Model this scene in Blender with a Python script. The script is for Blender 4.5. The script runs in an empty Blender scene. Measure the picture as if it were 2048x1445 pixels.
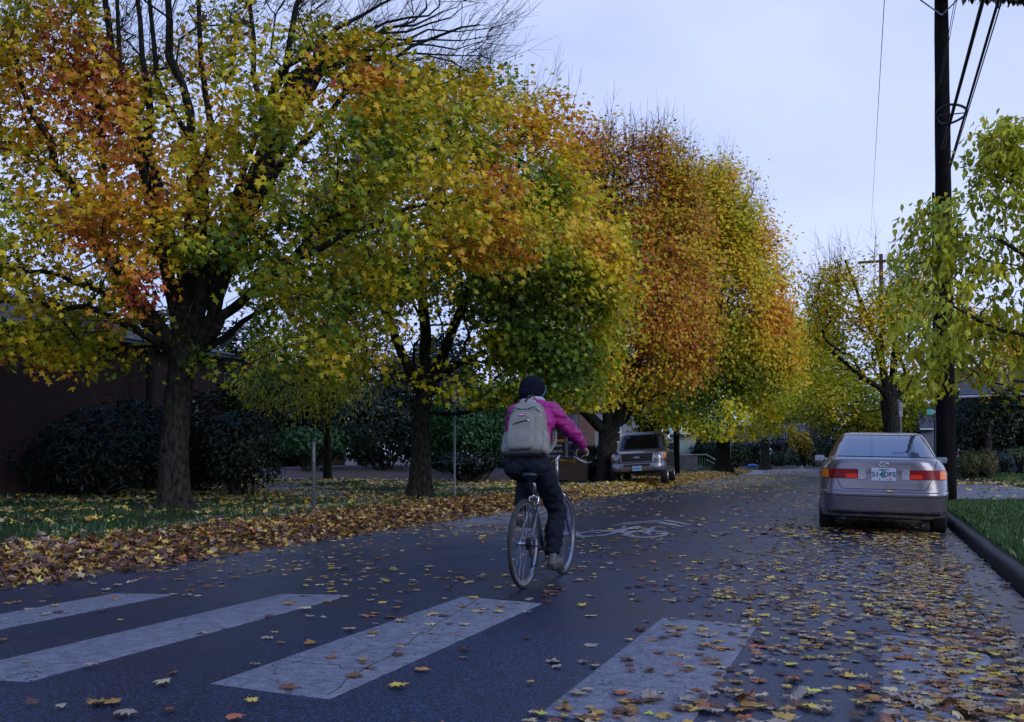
import bpy, math, random
import numpy as np
from mathutils import Vector, Matrix, noise

# ------------------------------------------------------------------ camera, sky, sun, exposure
S = bpy.context.scene
C = S.collection
YAW = math.radians(19.8); PITCH = math.radians(1.2); CAMZ = 1.0
FPX = 35 / 36 * 2048; SHIFT = 147.8
cam = bpy.data.cameras.new('camera'); cam.lens = 35; cam.sensor_width = 36
cam.shift_y = SHIFT / 2048; cam.clip_end = 3000; cam.clip_start = 0.05
cam_o = bpy.data.objects.new('camera', cam); C.objects.link(cam_o)
cam_o.location = (0, 0, CAMZ); cam_o.rotation_euler = (math.pi/2 + PITCH, 0, YAW)
S.camera = cam_o
S.view_settings.view_transform = 'Standard'; S.view_settings.look = 'None'
S.view_settings.exposure = 0.0; S.view_settings.gamma = 1.0
S.cycles.max_bounces = 6; S.cycles.diffuse_bounces = 3; S.cycles.glossy_bounces = 3
S.cycles.transmission_bounces = 4; S.cycles.transparent_max_bounces = 6
S.cycles.caustics_reflective = False; S.cycles.caustics_refractive = False

SUN_EL, SUN_AZ = math.radians(30), math.radians(118)     # azimuth clockwise from +Y: behind the camera, to the right
w = bpy.data.worlds.new('World'); S.world = w; w.use_nodes = True
nt = w.node_tree; nt.nodes.clear()
def N(t, kind, **kw):
    n = t.nodes.new(kind)
    for k, v in kw.items(): setattr(n, k, v)
    return n
def L(t, a, b): t.links.new(a, b)
out = N(nt, 'ShaderNodeOutputWorld'); bg = N(nt, 'ShaderNodeBackground')
sky = N(nt, 'ShaderNodeTexSky', sky_type='NISHITA', sun_disc=False, sun_elevation=SUN_EL, sun_rotation=SUN_AZ)
sky.air_density = 1.2; sky.dust_density = 2.0
tc = N(nt, 'ShaderNodeTexCoord'); mp = N(nt, 'ShaderNodeMapping'); mp.inputs['Scale'].default_value = (1, 1, 2.6)
mp.inputs['Rotation'].default_value = (0, 0.25, 0.3)
cl = N(nt, 'ShaderNodeTexNoise'); cl.inputs['Scale'].default_value = 1.5; cl.inputs['Detail'].default_value = 5; cl.inputs['Roughness'].default_value = .5
cl.inputs['Distortion'].default_value = .3
cr = N(nt, 'ShaderNodeValToRGB')
cr.color_ramp.elements[0].position = .34; cr.color_ramp.elements[0].color = (3.7, 4.75, 8.5, 1)
cr.color_ramp.elements[1].position = .66; cr.color_ramp.elements[1].color = (5.6, 6.35, 9.2, 1)
mx = N(nt, 'ShaderNodeMix', data_type='RGBA'); mx.inputs['Factor'].default_value = .92
# the overcast sheet is a little brighter low down
sx = N(nt, 'ShaderNodeSeparateXYZ'); mr = N(nt, 'ShaderNodeMapRange')
mr.inputs['From Min'].default_value = 0.0; mr.inputs['From Max'].default_value = .6
mr.inputs['To Min'].default_value = 1.08; mr.inputs['To Max'].default_value = .92
vm = N(nt, 'ShaderNodeVectorMath', operation='SCALE')
L(nt, tc.outputs['Generated'], mp.inputs['Vector']); L(nt, mp.outputs[0], cl.inputs['Vector'])
zb = N(nt, 'ShaderNodeMix', data_type='RGBA'); zm = N(nt, 'ShaderNodeMapRange', interpolation_type='SMOOTHSTEP')     # the dusk sheet is bluer overhead
zm.inputs['From Min'].default_value = .38; zm.inputs['From Max'].default_value = .95; zb.inputs['B'].default_value = (2.2, 3.9, 10.0, 1)
L(nt, cl.outputs['Fac'], cr.inputs['Fac']); L(nt, sky.outputs[0], mx.inputs['A']); L(nt, cr.outputs[0], zb.inputs['A']); L(nt, zm.outputs[0], zb.inputs['Factor']); L(nt, zb.outputs['Result'], mx.inputs['B'])
L(nt, tc.outputs['Generated'], sx.inputs[0]); L(nt, sx.outputs['Z'], mr.inputs['Value']); L(nt, sx.outputs['Z'], zm.inputs['Value'])
L(nt, mx.outputs['Result'], vm.inputs[0]); L(nt, mr.outputs[0], vm.inputs['Scale'])
L(nt, vm.outputs[0], bg.inputs['Color']); bg.inputs['Strength'].default_value = 0.128
L(nt, bg.outputs[0], out.inputs['Surface'])
sl = bpy.data.lights.new('sun', 'SUN'); sl.energy = 1.4; sl.angle = math.radians(40); sl.color = (1.0, .96, .92)
so = bpy.data.objects.new('sun', sl); C.objects.link(so)
sd = Vector((math.sin(SUN_AZ)*math.cos(SUN_EL), math.cos(SUN_AZ)*math.cos(SUN_EL), math.sin(SUN_EL)))
so.rotation_euler = sd.to_track_quat('Z', 'Y').to_euler(); so.location = (20, -20, 30)

# ------------------------------------------------------------------ picture <-> place helpers (photograph pixels, 2048 wide)
_f = np.array([-math.sin(YAW)*math.cos(PITCH), math.cos(YAW)*math.cos(PITCH), math.sin(PITCH)])
_r = np.array([math.cos(YAW), math.sin(YAW), 0.0]); _u = np.cross(_r, _f); _c = np.array([0, 0, CAMZ])
def at(px, py, Z): return _c + Z*(_f + _r*(px-1024)/FPX + _u*(722.5+SHIFT-py)/FPX)
def gp(px, py, z=0.0):
    d = _f + _r*(px-1024)/FPX + _u*(722.5+SHIFT-py)/FPX
    return _c + d*((z-CAMZ)/d[2])
def proj(P):
    q = np.asarray(P) - _c; Z = q@_f
    return 1024 + FPX*(q@_r)/Z, 722.5+SHIFT - FPX*(q@_u)/Z, Z
def wx(px, Z, z=0.0):
    p = at(px, 912, Z); return (p[0], p[1], z)
X0, X1, XC = -7.15, 1.16, -2.97
def bend(y): return np.where(np.asarray(y) > 38, -(np.maximum(np.asarray(y)-38, 0))**2*.0011, 0.0)
def road_z(x, y): return -.032*abs(x - float(bend(y)) - XC)

# ------------------------------------------------------------------ meshes
class MB:
    def __init__(s): s.v = []; s.f = []
    def add(s, vs, fs):
        o = len(s.v); s.v.extend([tuple(map(float, p)) for p in vs]); s.f.extend([tuple(i+o for i in f) for f in fs]); return s
    def box(s, c, d, rz=0, M=None):
        vs = [Vector((x*d[0]/2, y*d[1]/2, z*d[2]/2)) for x in (-1, 1) for y in (-1, 1) for z in (-1, 1)]
        R = M if M is not None else Matrix.Rotation(rz, 3, 'Z')
        return s.add([R@p + Vector(c) for p in vs], [(0,1,3,2),(4,6,7,5),(0,4,5,1),(2,3,7,6),(0,2,6,4),(1,5,7,3)])
    def tube(s, pts, rad, n=8, cap=True, flat=1.0):
        pts = [Vector(p) for p in pts]; m = len(pts)
        if not hasattr(rad, '__len__'): rad = [rad]*m
        t0 = (pts[1]-pts[0]).normalized()
        a = t0.orthogonal().normalized(); vs = []
        for i, p in enumerate(pts):
            t = ((pts[min(i+1, m-1)] - pts[max(i-1, 0)])).normalized()
            a = (a - t*a.dot(t)).normalized(); b = t.cross(a)
            for k in range(n):
                an = 2*math.pi*k/n
                vs.append(p + (a*math.cos(an) + b*math.sin(an)*flat)*rad[i])
        fs = [(i*n+k, i*n+(k+1) % n, (i+1)*n+(k+1) % n, (i+1)*n+k) for i in range(m-1) for k in range(n)]
        if cap: fs += [tuple(reversed(range(n))), tuple((m-1)*n+k for k in range(n))]
        return s.add(vs, fs)
    def ell(s, c, r, nu=16, nv=10, M=None):
        vs = []; 
        for j in range(1, nv):
            ph = math.pi*j/nv
            for i in range(nu):
                th = 2*math.pi*i/nu
                p = Vector((r[0]*math.sin(ph)*math.cos(th), r[1]*math.sin(ph)*math.sin(th), r[2]*math.cos(ph)))
                vs.append((M@p if M is not None else p) + Vector(c))
        for z in (1, -1):
            p = Vector((0, 0, z*r[2])); vs.append((M@p if M is not None else p) + Vector(c))
        T = (nv-1)*nu
        fs = [(j*nu+i, (j+1)*nu+i, (j+1)*nu+(i+1) % nu, j*nu+(i+1) % nu) for j in range(nv-2) for i in range(nu)]
        fs += [(T, i, (i+1) % nu) for i in range(nu)] + [(T+1, (nv-2)*nu+(i+1) % nu, (nv-2)*nu+i) for i in range(nu)]
        return s.add(vs, fs)
    def caps(s, pts, rad, n=12):                         # limb: tube with rounded ends
        P = [Vector(p) for p in pts]; a = (P[1]-P[0]).normalized(); b = (P[-1]-P[-2]).normalized()
        r0, r1 = rad[0], rad[-1]
        pp = [P[0]-a*r0*.98, P[0]-a*r0*.7, P[0]-a*r0*.35] + P + [P[-1]+b*r1*.35, P[-1]+b*r1*.7, P[-1]+b*r1*.98]
        rr = [r0*.2, r0*.71, r0*.93] + list(rad) + [r1*.93, r1*.71, r1*.2]
        return s.tube(pp, rr, n)
    def ring(s, c, R, r, axis=(1, 0, 0), n=48, m=8, prof=None):
        ax = Vector(axis).normalized(); a = ax.orthogonal().normalized(); b = ax.cross(a); vs = []
        prof = prof or [(r*math.cos(2*math.pi*k/m), r*math.sin(2*math.pi*k/m)) for k in range(m)]
        m = len(prof)
        for i in range(n):
            t = 2*math.pi*i/n; d = a*math.cos(t) + b*math.sin(t)
            for (pr, pa) in prof: vs.append(Vector(c) + d*(R+pr) + ax*pa)
        return s.add(vs, [(i*m+k, i*m+(k+1) % m, ((i+1) % n)*m+(k+1) % m, ((i+1) % n)*m+k) for i in range(n) for k in range(m)])
    def prism(s, poly, z0, z1, M=None, off=(0, 0, 0)):
        n = len(poly); vs = [Vector((p[0], p[1], z)) for z in (z0, z1) for p in poly]
        if M is not None: vs = [M@v for v in vs]
        vs = [v + Vector(off) for v in vs]
        return s.add(vs, [tuple(reversed(range(n))), tuple(range(n, 2*n))] + [(i, (i+1) % n, n+(i+1) % n, n+i) for i in range(n)])
    def grid(s, fn, nu, nv, thick=None):
        vs = [fn(i/nu, j/nv) for j in range(nv+1) for i in range(nu+1)]
        return s.add(vs, [(j*(nu+1)+i, j*(nu+1)+i+1, (j+1)*(nu+1)+i+1, (j+1)*(nu+1)+i) for j in range(nv) for i in range(nu)])
    def build(s, name, m, parent=None, smooth=False, bevel=0, sub=0, solid=0):
        me = bpy.data.meshes.new(name); me.from_pydata(s.v, [], s.f); me.update()
        if m: me.materials.append(m)
        if smooth: me.polygons.foreach_set('use_smooth', [True]*len(me.polygons))
        o = bpy.data.objects.new(name, me); C.objects.link(o); o.parent = parent
        if solid: q = o.modifiers.new('t', 'SOLIDIFY'); q.thickness = solid; q.offset = 0
        if bevel:
            q = o.modifiers.new('b', 'BEVEL'); q.width = bevel; q.segments = 2; q.limit_method = 'ANGLE'; q.angle_limit = .6
        if sub: q = o.modifiers.new('s', 'SUBSURF'); q.levels = sub; q.render_levels = sub
        return o
def soup(name, V, F, m, parent=None, col=None, smooth=False, ncorn=3):
    V = np.asarray(V, np.float32); F = np.asarray(F, np.int32)
    me = bpy.data.meshes.new(name); me.vertices.add(len(V)); me.vertices.foreach_set('co', V.ravel())
    me.loops.add(F.size); me.loops.foreach_set('vertex_index', F.ravel())
    me.polygons.add(len(F)); me.polygons.foreach_set('loop_start', np.arange(0, F.size, ncorn, dtype=np.int32))
    if smooth: me.polygons.foreach_set('use_smooth', np.ones(len(F), bool))
    me.update(calc_edges=True)
    if col is not None:
        ca = me.color_attributes.new('Col', 'FLOAT_COLOR', 'POINT')
        cc = np.ones((len(V), 4), np.float32); cc[:, :3] = col; ca.data.foreach_set('color', cc.ravel())
    if m: me.materials.append(m)
    o = bpy.data.objects.new(name, me); C.objects.link(o); o.parent = parent
    return o
def tag(o, label=None, cat=None, group=None, kind=None):
    if label: o['label'] = label
    if cat: o['category'] = cat
    if group: o['group'] = group
    if kind: o['kind'] = kind
    return o
def thing(name, label, cat, loc=(0, 0, 0), rz=0, group=None):
    o = bpy.data.objects.new(name, None); C.objects.link(o); o.location = loc; o.rotation_euler = (0, 0, rz)
    o.empty_display_size = .1
    return tag(o, label, cat, group)
def baked(o):
    """apply an object's modifiers into its mesh"""
    bpy.context.view_layer.update()
    dg = bpy.context.evaluated_depsgraph_get(); me = bpy.data.meshes.new_from_object(o.evaluated_get(dg))
    old = o.data; o.modifiers.clear(); o.data = me; me.name = old.name
    return o
def fuse(name, mb, m, parent, vox=.01, it=6, wrinkle=0, wscale=8):
    """closed shapes melted into one continuous surface"""
    o = mb.build(name, m, parent)
    q = o.modifiers.new('r', 'REMESH'); q.mode = 'VOXEL'; q.voxel_size = vox; q.use_smooth_shade = True
    q = o.modifiers.new('s', 'SMOOTH'); q.iterations = it; q.factor = .5
    baked(o)
    if not o.data.materials: o.data.materials.append(m)
    me = o.data
    if wrinkle:
        me.update(); nv = len(me.vertices)
        for v in me.vertices:
            p = v.co; n = v.normal
            k = noise.noise(Vector((p.x*wscale, p.y*wscale, p.z*wscale*2.2))) + .5*noise.noise(Vector((p.x*wscale*2.3+5, p.y*wscale*2.3, p.z*wscale*4)))
            v.co = p + n*(wrinkle*k)
    me.polygons.foreach_set('use_smooth', [True]*len(me.polygons))
    return o
def text_into(mb, s, size, M, off, ext=.001):
    cu = bpy.data.curves.new('t', 'FONT'); cu.body = s; cu.size = size; cu.align_x = 'CENTER'; cu.align_y = 'CENTER'; cu.extrude = ext; cu.resolution_u = 3; cu.offset = size*.012
    o = bpy.data.objects.new('t', cu); C.objects.link(o); bpy.context.view_layer.update()
    me = bpy.data.meshes.new_from_object(o.evaluated_get(bpy.context.evaluated_depsgraph_get()))
    mb.add([M@v.co + Vector(off) for v in me.vertices], [tuple(p.vertices) for p in me.polygons])
    bpy.data.objects.remove(o); bpy.data.meshes.remove(me)

# ------------------------------------------------------------------ materials
def mat(name, c, rough=.6, metal=0, var=.2, scale=6, bump=0, bscale=60, c2=None, spec=.5, coat=0, stretch=None, rvar=0):
    m = bpy.data.materials.new(name); m.use_nodes = True; t = m.node_tree; b = t.nodes['Principled BSDF']
    b.inputs['Roughness'].default_value = rough; b.inputs['Metallic'].default_value = metal
    b.inputs['Specular IOR Level'].default_value = spec; b.inputs['Coat Weight'].default_value = coat; b.inputs['Coat Roughness'].default_value = .08
    co = N(t, 'ShaderNodeTexCoord'); src = co.outputs['Object']
    if stretch:
        mp = N(t, 'ShaderNodeMapping'); mp.inputs['Scale'].default_value = stretch; L(t, src, mp.inputs[0]); src = mp.outputs[0]
    no = N(t, 'ShaderNodeTexNoise'); no.inputs['Scale'].default_value = scale; no.inputs['Detail'].default_value = 6; no.inputs['Roughness'].default_value = .65
    L(t, src, no.inputs['Vector'])
    r = N(t, 'ShaderNodeValToRGB'); c2 = c2 or tuple(x*(1+var) for x in c); c1 = tuple(x*(1-var) for x in c) if c2 is None or var else c
    r.color_ramp.elements[0].position = .35; r.color_ramp.elements[1].position = .65
    r.color_ramp.elements[0].color = (*c1, 1); r.color_ramp.elements[1].color = (*c2, 1)
    L(t, no.outputs['Fac'], r.inputs[0]); L(t, r.outputs[0], b.inputs['Base Color'])
    if rvar:
        q = N(t, 'ShaderNodeMapRange'); q.inputs['From Min'].default_value = .3; q.inputs['From Max'].default_value = .7
        q.inputs['To Min'].default_value = rough-rvar; q.inputs['To Max'].default_value = rough+rvar
        L(t, no.outputs['Fac'], q.inputs['Value']); L(t, q.outputs[0], b.inputs['Roughness'])
    if bump:
        n2 = N(t, 'ShaderNodeTexNoise'); n2.inputs['Scale'].default_value = bscale; n2.inputs['Detail'].default_value = 4; L(t, src, n2.inputs['Vector'])
        bp = N(t, 'ShaderNodeBump'); bp.inputs['Strength'].default_value = bump; bp.inputs['Distance'].default_value = .02
        L(t, n2.outputs['Fac'], bp.inputs['Height']); L(t, bp.outputs[0], b.inputs['Normal'])
    return m
def leafmat(name, trans=.35, rough=.45, gloss=.025, gain=1.0):
    m = bpy.data.materials.new(name); m.use_nodes = True; t = m.node_tree; t.nodes.clear()
    o = N(t, 'ShaderNodeOutputMaterial'); a = N(t, 'ShaderNodeVertexColor', layer_name='Col')
    d = N(t, 'ShaderNodeBsdfDiffuse'); tr = N(t, 'ShaderNodeBsdfTranslucent'); g = N(t, 'ShaderNodeBsdfGlossy'); g.inputs['Roughness'].default_value = rough
    x = N(t, 'ShaderNodeMixShader'); x.inputs[0].default_value = trans; y = N(t, 'ShaderNodeMixShader'); y.inputs[0].default_value = gloss
    L(t, a.outputs[0], d.inputs[0]); L(t, a.outputs[0], tr.inputs[0])
    L(t, d.outputs[0], x.inputs[1]); L(t, tr.outputs[0], x.inputs[2]); L(t, x.outputs[0], y.inputs[1]); L(t, g.outputs[0], y.inputs[2])
    L(t, y.outputs[0], o.inputs[0]); return m
M_leaf = leafmat('maple_leaf', .38)
M_ground_leaf = leafmat('fallen_leaf', .10, .35, .07)
M_ever = leafmat('evergreen_leaf', .12, .4, .03)
M_bark = mat('bark', (.011, .010, .009), .9, var=.5, scale=16, bump=1.0, bscale=34, c2=(.040, .043, .036), stretch=(1, 1, .45), spec=.08)
M_twig = mat('twig', (.022, .018, .017), .85, var=.3)
M_black = mat('black_rubber', (.012, .012, .013), .75, var=.2)
M_dark = mat('dark_metal', (.02, .02, .022), .4, .5)
M_chrome = mat('chrome', (.6, .6, .62), .18, 1, var=.05)
M_alu = mat('aluminium', (.45, .46, .48), .32, 1, var=.1)
M_galv = mat('galvanised_steel', (.22, .24, .26), .5, .5, var=.25, scale=12)
M_glass = mat('window_glass', (.010, .012, .016), .03, 0, var=.1, spec=.5)
M_white = mat('white_paint', (.55, .57, .6), .5, var=.1)

def asphalt():
    m = bpy.data.materials.new('wet_asphalt'); m.use_nodes = True; t = m.node_tree; b = t.nodes['Principled BSDF']
    co = N(t, 'ShaderNodeTexCoord').outputs['Object']
    n1 = N(t, 'ShaderNodeTexNoise'); n1.inputs['Scale'].default_value = 62; n1.inputs['Detail'].default_value = 4; n1.inputs['Roughness'].default_value = .75
    n2 = N(t, 'ShaderNodeTexNoise'); n2.inputs['Scale'].default_value = .7; n2.inputs['Detail'].default_value = 6
    v = N(t, 'ShaderNodeTexVoronoi'); v.inputs['Scale'].default_value = 130
    for n in (n1, n2, v): L(t, co, n.inputs['Vector'])
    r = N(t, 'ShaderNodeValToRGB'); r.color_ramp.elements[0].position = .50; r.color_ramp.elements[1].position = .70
    r.color_ramp.elements[0].color = (.0012, .0026, .009, 1); r.color_ramp.elements[1].color = (.050, .082, .21, 1)  # bright speckle tinted blue to carry the sky's sheen
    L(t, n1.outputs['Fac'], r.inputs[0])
    mxx = N(t, 'ShaderNodeMix', data_type='RGBA', blend_type='MULTIPLY'); mxx.inputs['Factor'].default_value = .5
    r2 = N(t, 'ShaderNodeValToRGB'); r2.color_ramp.elements[0].position = .3; r2.color_ramp.elements[1].position = .7
    r2.color_ramp.elements[0].color = (.55, .55, .58, 1); r2.color_ramp.elements[1].color = (1, 1, 1, 1)
    L(t, n2.outputs['Fac'], r2.inputs[0]); L(t, r.outputs[0], mxx.inputs['A']); L(t, r2.outputs[0], mxx.inputs['B']); L(t, mxx.outputs['Result'], b.inputs['Base Color'])
    q = N(t, 'ShaderNodeMapRange'); q.inputs['From Min'].default_value = .35; q.inputs['From Max'].default_value = .65
    q.inputs['To Min'].default_value = .28; q.inputs['To Max'].default_value = .44
    b.inputs['Specular Tint'].default_value = (.28, .48, 1.0, 1)  # reflections tinted blue as well, standing in for sky sheen
    L(t, n2.outputs['Fac'], q.inputs['Value']); L(t, q.outputs[0], b.inputs['Roughness'])
    bp = N(t, 'ShaderNodeBump'); bp.inputs['Strength'].default_value = .5; bp.inputs['Distance'].default_value = .004
    L(t, v.outputs['Distance'], bp.inputs['Height']); L(t, bp.outputs[0], b.inputs['Normal'])
    b.inputs['Specular IOR Level'].default_value = .75
    return m
M_road = asphalt()
def paintmat(name='worn_road_paint', wear=.43, k=1.0):
    m = mat(name, (.115*k, .125*k, .165*k), .5, var=.14, scale=14, bump=.6, bscale=150, c2=(.19*k, .20*k, .25*k))
    t = m.node_tree; b = t.nodes['Principled BSDF']; co = N(t, 'ShaderNodeTexCoord').outputs['Object']
    n = N(t, 'ShaderNodeTexNoise'); n.inputs['Scale'].default_value = 38; n.inputs['Detail'].default_value = 8; n.inputs['Roughness'].default_value = .85
    L(t, co, n.inputs['Vector'])
    vo = N(t, 'ShaderNodeTexVoronoi', feature='DISTANCE_TO_EDGE'); vo.inputs['Scale'].default_value = 1.0
    nd = N(t, 'ShaderNodeTexNoise'); nd.inputs['Scale'].default_value = 5; nd.inputs['Detail'].default_value = 6
    ad = N(t, 'ShaderNodeMix', data_type='RGBA', blend_type='ADD'); ad.inputs['Factor'].default_value = .35
    L(t, co, nd.inputs['Vector']); L(t, co, ad.inputs['A']); L(t, nd.outputs['Color'], ad.inputs['B']); L(t, ad.outputs['Result'], vo.inputs['Vector'])
    lt = N(t, 'ShaderNodeMath', operation='LESS_THAN'); lt.inputs[1].default_value = .0028; L(t, vo.outputs['Distance'], lt.inputs[0])
    gt = N(t, 'ShaderNodeMath', operation='LESS_THAN'); gt.inputs[1].default_value = wear; L(t, n.outputs['Fac'], gt.inputs[0])
    mxm = N(t, 'ShaderNodeMath', operation='MAXIMUM'); L(t, lt.outputs[0], mxm.inputs[0]); L(t, gt.outputs[0], mxm.inputs[1])
    old = b.inputs['Base Color'].links[0].from_socket
    mi = N(t, 'ShaderNodeMix', data_type='RGBA'); mi.inputs['B'].default_value = (.02, .023, .035, 1)
    L(t, mxm.outputs[0], mi.inputs['Factor']); L(t, old, mi.inputs['A']); L(t, mi.outputs['Result'], b.inputs['Base Color'])
    return m
M_paint = paintmat(); M_paint_old = paintmat('faded_road_paint', .44, 1.05)
def brickmat(name, c1, c2, mortar, scale=1.0):
    m = bpy.data.materials.new(name); m.use_nodes = True; t = m.node_tree; b = t.nodes['Principled BSDF']
    co = N(t, 'ShaderNodeTexCoord'); se = N(t, 'ShaderNodeSeparateXYZ'); cb = N(t, 'ShaderNodeCombineXYZ'); ad = N(t, 'ShaderNodeMath', operation='ADD')
    L(t, co.outputs['Object'], se.inputs[0]); L(t, se.outputs['X'], ad.inputs[0]); L(t, se.outputs['Y'], ad.inputs[1])
    L(t, ad.outputs[0], cb.inputs['X']); L(t, se.outputs['Z'], cb.inputs['Y'])
    br = N(t, 'ShaderNodeTexBrick'); br.inputs['Scale'].default_value = scale; br.inputs['Brick Width'].default_value = .22; br.inputs['Row Height'].default_value = .075
    br.inputs['Mortar Size'].default_value = .01; br.inputs['Color1'].default_value = (*c1, 1); br.inputs['Color2'].default_value = (*c2, 1); br.inputs['Mortar'].default_value = (*mortar, 1)
    L(t, cb.outputs[0], br.inputs['Vector']); L(t, br.outputs['Color'], b.inputs['Base Color']); b.inputs['Roughness'].default_value = .85
    return m
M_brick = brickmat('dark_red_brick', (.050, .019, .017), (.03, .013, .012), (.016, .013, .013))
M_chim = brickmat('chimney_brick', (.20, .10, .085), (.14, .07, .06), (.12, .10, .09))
def siding(name, c, step=.14):
    m = bpy.data.materials.new(name); m.use_nodes = True; t = m.node_tree; b = t.nodes['Principled BSDF']
    co = N(t, 'ShaderNodeTexCoord'); se = N(t, 'ShaderNodeSeparateXYZ'); L(t, co.outputs['Object'], se.inputs[0])
    dv = N(t, 'ShaderNodeMath', operation='DIVIDE'); dv.inputs[1].default_value = step; fr = N(t, 'ShaderNodeMath', operation='FRACT')
    L(t, se.outputs['Z'], dv.inputs[0]); L(t, dv.outputs[0], fr.inputs[0])
    r = N(t, 'ShaderNodeValToRGB'); r.color_ramp.elements[0].position = .0; r.color_ramp.elements[0].color = tuple(x*.45 for x in c)+(1,)
    r.color_ramp.elements[1].position = .18; r.color_ramp.elements[1].color = (*c, 1)
    L(t, fr.outputs[0], r.inputs[0]); L(t, r.outputs[0], b.inputs['Base Color']); b.inputs['Roughness'].default_value = .7
    bp = N(t, 'ShaderNodeBump'); bp.inputs['Distance'].default_value = .03; L(t, fr.outputs[0], bp.inputs['Height']); L(t, bp.outputs[0], b.inputs['Normal'])
    return m
M_slate = siding('slate_roof', (.022, .024, .035), .2)
M_grayside = siding('grey_siding', (.27, .30, .40)); M_blueside = siding('blue_grey_siding', (.16, .20, .28)); M_tealside = siding('pale_teal_siding', (.42, .58, .60))
M_conc = mat('concrete', (.085, .088, .105), .55, var=.2, scale=4, bump=.4, bscale=80, rvar=.12)
M_kerb = mat('dark_wet_kerb', (.010, .010, .014), .6, spec=.2, var=.5, scale=12, bump=.8, bscale=45, rvar=.1)
M_grassg = mat('lawn_soil', (.010, .026, .008), .9, var=.4, scale=7, c2=(.022, .042, .014), spec=.1)
M_blade = leafmat('grass_blade', .25, .4, .05)
M_soil = mat('soil', (.035, .028, .022), .9, var=.4, scale=5, bump=.6, bscale=30)
M_litter = mat('leaf_mould', (.03, .016, .010), .85, var=.5, scale=14, c2=(.10, .055, .02), bump=1, bscale=25)
M_mulch = mat('bark_mulch', (.05, .038, .042), .9, var=.4, scale=20, c2=(.12, .095, .10), bump=1, bscale=40)

# ------------------------------------------------------------------ leaves and trees
HALF = [(0, -.36), (.20, -.44), (.19, -.28), (.47, -.24), (.33, -.06), (.52, .20), (.27, .13), (.22, .22), (.23, .43), (.09, .34)]
LEAF_HI = HALF + [(0, .64)] + [(-x, y) for x, y in reversed(HALF[1:])]
H2 = [(0, -.34), (.30, -.38), (.26, -.12), (.53, .14), (.19, .16)]
LEAF_MID = H2 + [(0, .62)] + [(-x, y) for x, y in reversed(H2[1:])]
LEAF_LOW = [(0, -.35), (.42, -.2), (.22, .05), (.3, .3), (0, .6), (-.45, .2), (-.25, -.1)]
LEAF_OVAL = [(0, -.5), (.22, -.25), (.24, .05), (.12, .35), (0, .62), (-.12, .35), (-.24, .05), (-.22, -.25)]
LEAF_NARROW = [(0, -.5), (.13, -.1), (.1, .3), (0, .6), (-.1, .3), (-.13, -.1)]
LEAF_SPRAY = [(0, -.5), (.22, .0), (.05, .15), (.1, .6), (-.1, .2), (-.3, .1)]
def norm(a): return a/np.maximum(np.linalg.norm(a, axis=-1, keepdims=True), 1e-9)
def leaf_arrays(P, Nn, size, col, outline, rng, down=.6, curl=.35):
    n = len(P); o = np.array([(0, 0)]+outline, float); k = len(outline)
    Nn = norm(Nn); rnd = rng.normal(size=(n, 3)); rnd[:, 2] -= down*2
    B = norm(rnd - Nn*np.sum(rnd*Nn, 1, keepdims=True)); T = np.cross(B, Nn)
    r2 = (o**2).sum(1); c1 = rng.normal(0, curl, n); c2 = rng.normal(0, curl, n)
    z = c1[:, None]*r2[None] + c2[:, None]*(np.abs(o[:, 0])*.5)[None] + rng.normal(0, .04, (n, k+1))
    s = size[:, None, None]
    V = P[:, None, :] + s*(o[None, :, 0, None]*T[:, None] + o[None, :, 1, None]*B[:, None] + z[:, :, None]*Nn[:, None])
    base = np.array([(0, 1+i, 1+(i+1) % k) for i in range(k)])
    F = (base[None] + (np.arange(n)*(k+1))[:, None, None]).reshape(-1, 3)
    return V.reshape(-1, 3), F, np.repeat(col, k+1, axis=0)
PAL_T = np.array([0, .22, .42, .58, .76, 1.0])
PAL = np.array([(.028, .080, .010), (.14, .24, .014), (.50, .48, .018), (.82, .58, .022), (.68, .25, .03), (.46, .07, .05)])
def pal(t): t = np.clip(t, 0, 1); return np.stack([np.interp(t, PAL_T, PAL[:, i]) for i in range(3)], 1)
def snoise(P, freq, seed):
    r = np.random.default_rng(seed); out = np.zeros(len(P))
    for i in range(6):
        k = r.normal(size=3); k = k/np.linalg.norm(k)*freq*(.6+1.2*r.random()); out += np.sin(P@k*2*math.pi + r.random()*6.28)
    return out/2.4
def frusta(A, B, ra, rb, n):
    d = norm(B-A); h = np.where(np.abs(d[:, 2:3]) < .9, np.array([[0, 0, 1.]]), np.array([[1., 0, 0]]))
    a = norm(np.cross(d, h)); b = np.cross(d, a); an = np.arange(n)*2*math.pi/n; cs, sn = np.cos(an), np.sin(an)
    dirs = a[:, None]*cs[None, :, None] + b[:, None]*sn[None, :, None]
    V = np.concatenate([A[:, None]+dirs*ra[:, None, None], B[:, None]+dirs*rb[:, None, None]], 1)
    f = np.array([(k, (k+1) % n, n+(k+1) % n, n+k) for k in range(n)])
    F = (f[None] + (np.arange(len(A))*2*n)[:, None, None]).reshape(-1, 4)
    return V.reshape(-1, 3), F
def samp_ell(ells, n, rng, shell=.5):
    w = np.array([e[1][0]*e[1][1]*e[1][2]*(e[2] if len(e) > 2 else 1) for e in ells]); w /= w.sum()
    idx = rng.choice(len(ells), n, p=w); d = norm(rng.normal(size=(n, 3))); u = rng.random(n)**(1/3)
    u = np.where(rng.random(n) < shell, .75+.25*rng.random(n), u)
    c = np.array([e[0] for e in ells])[idx]; r = np.array([e[1] for e in ells])[idx]
    return c + d*r*u[:, None]
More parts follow.
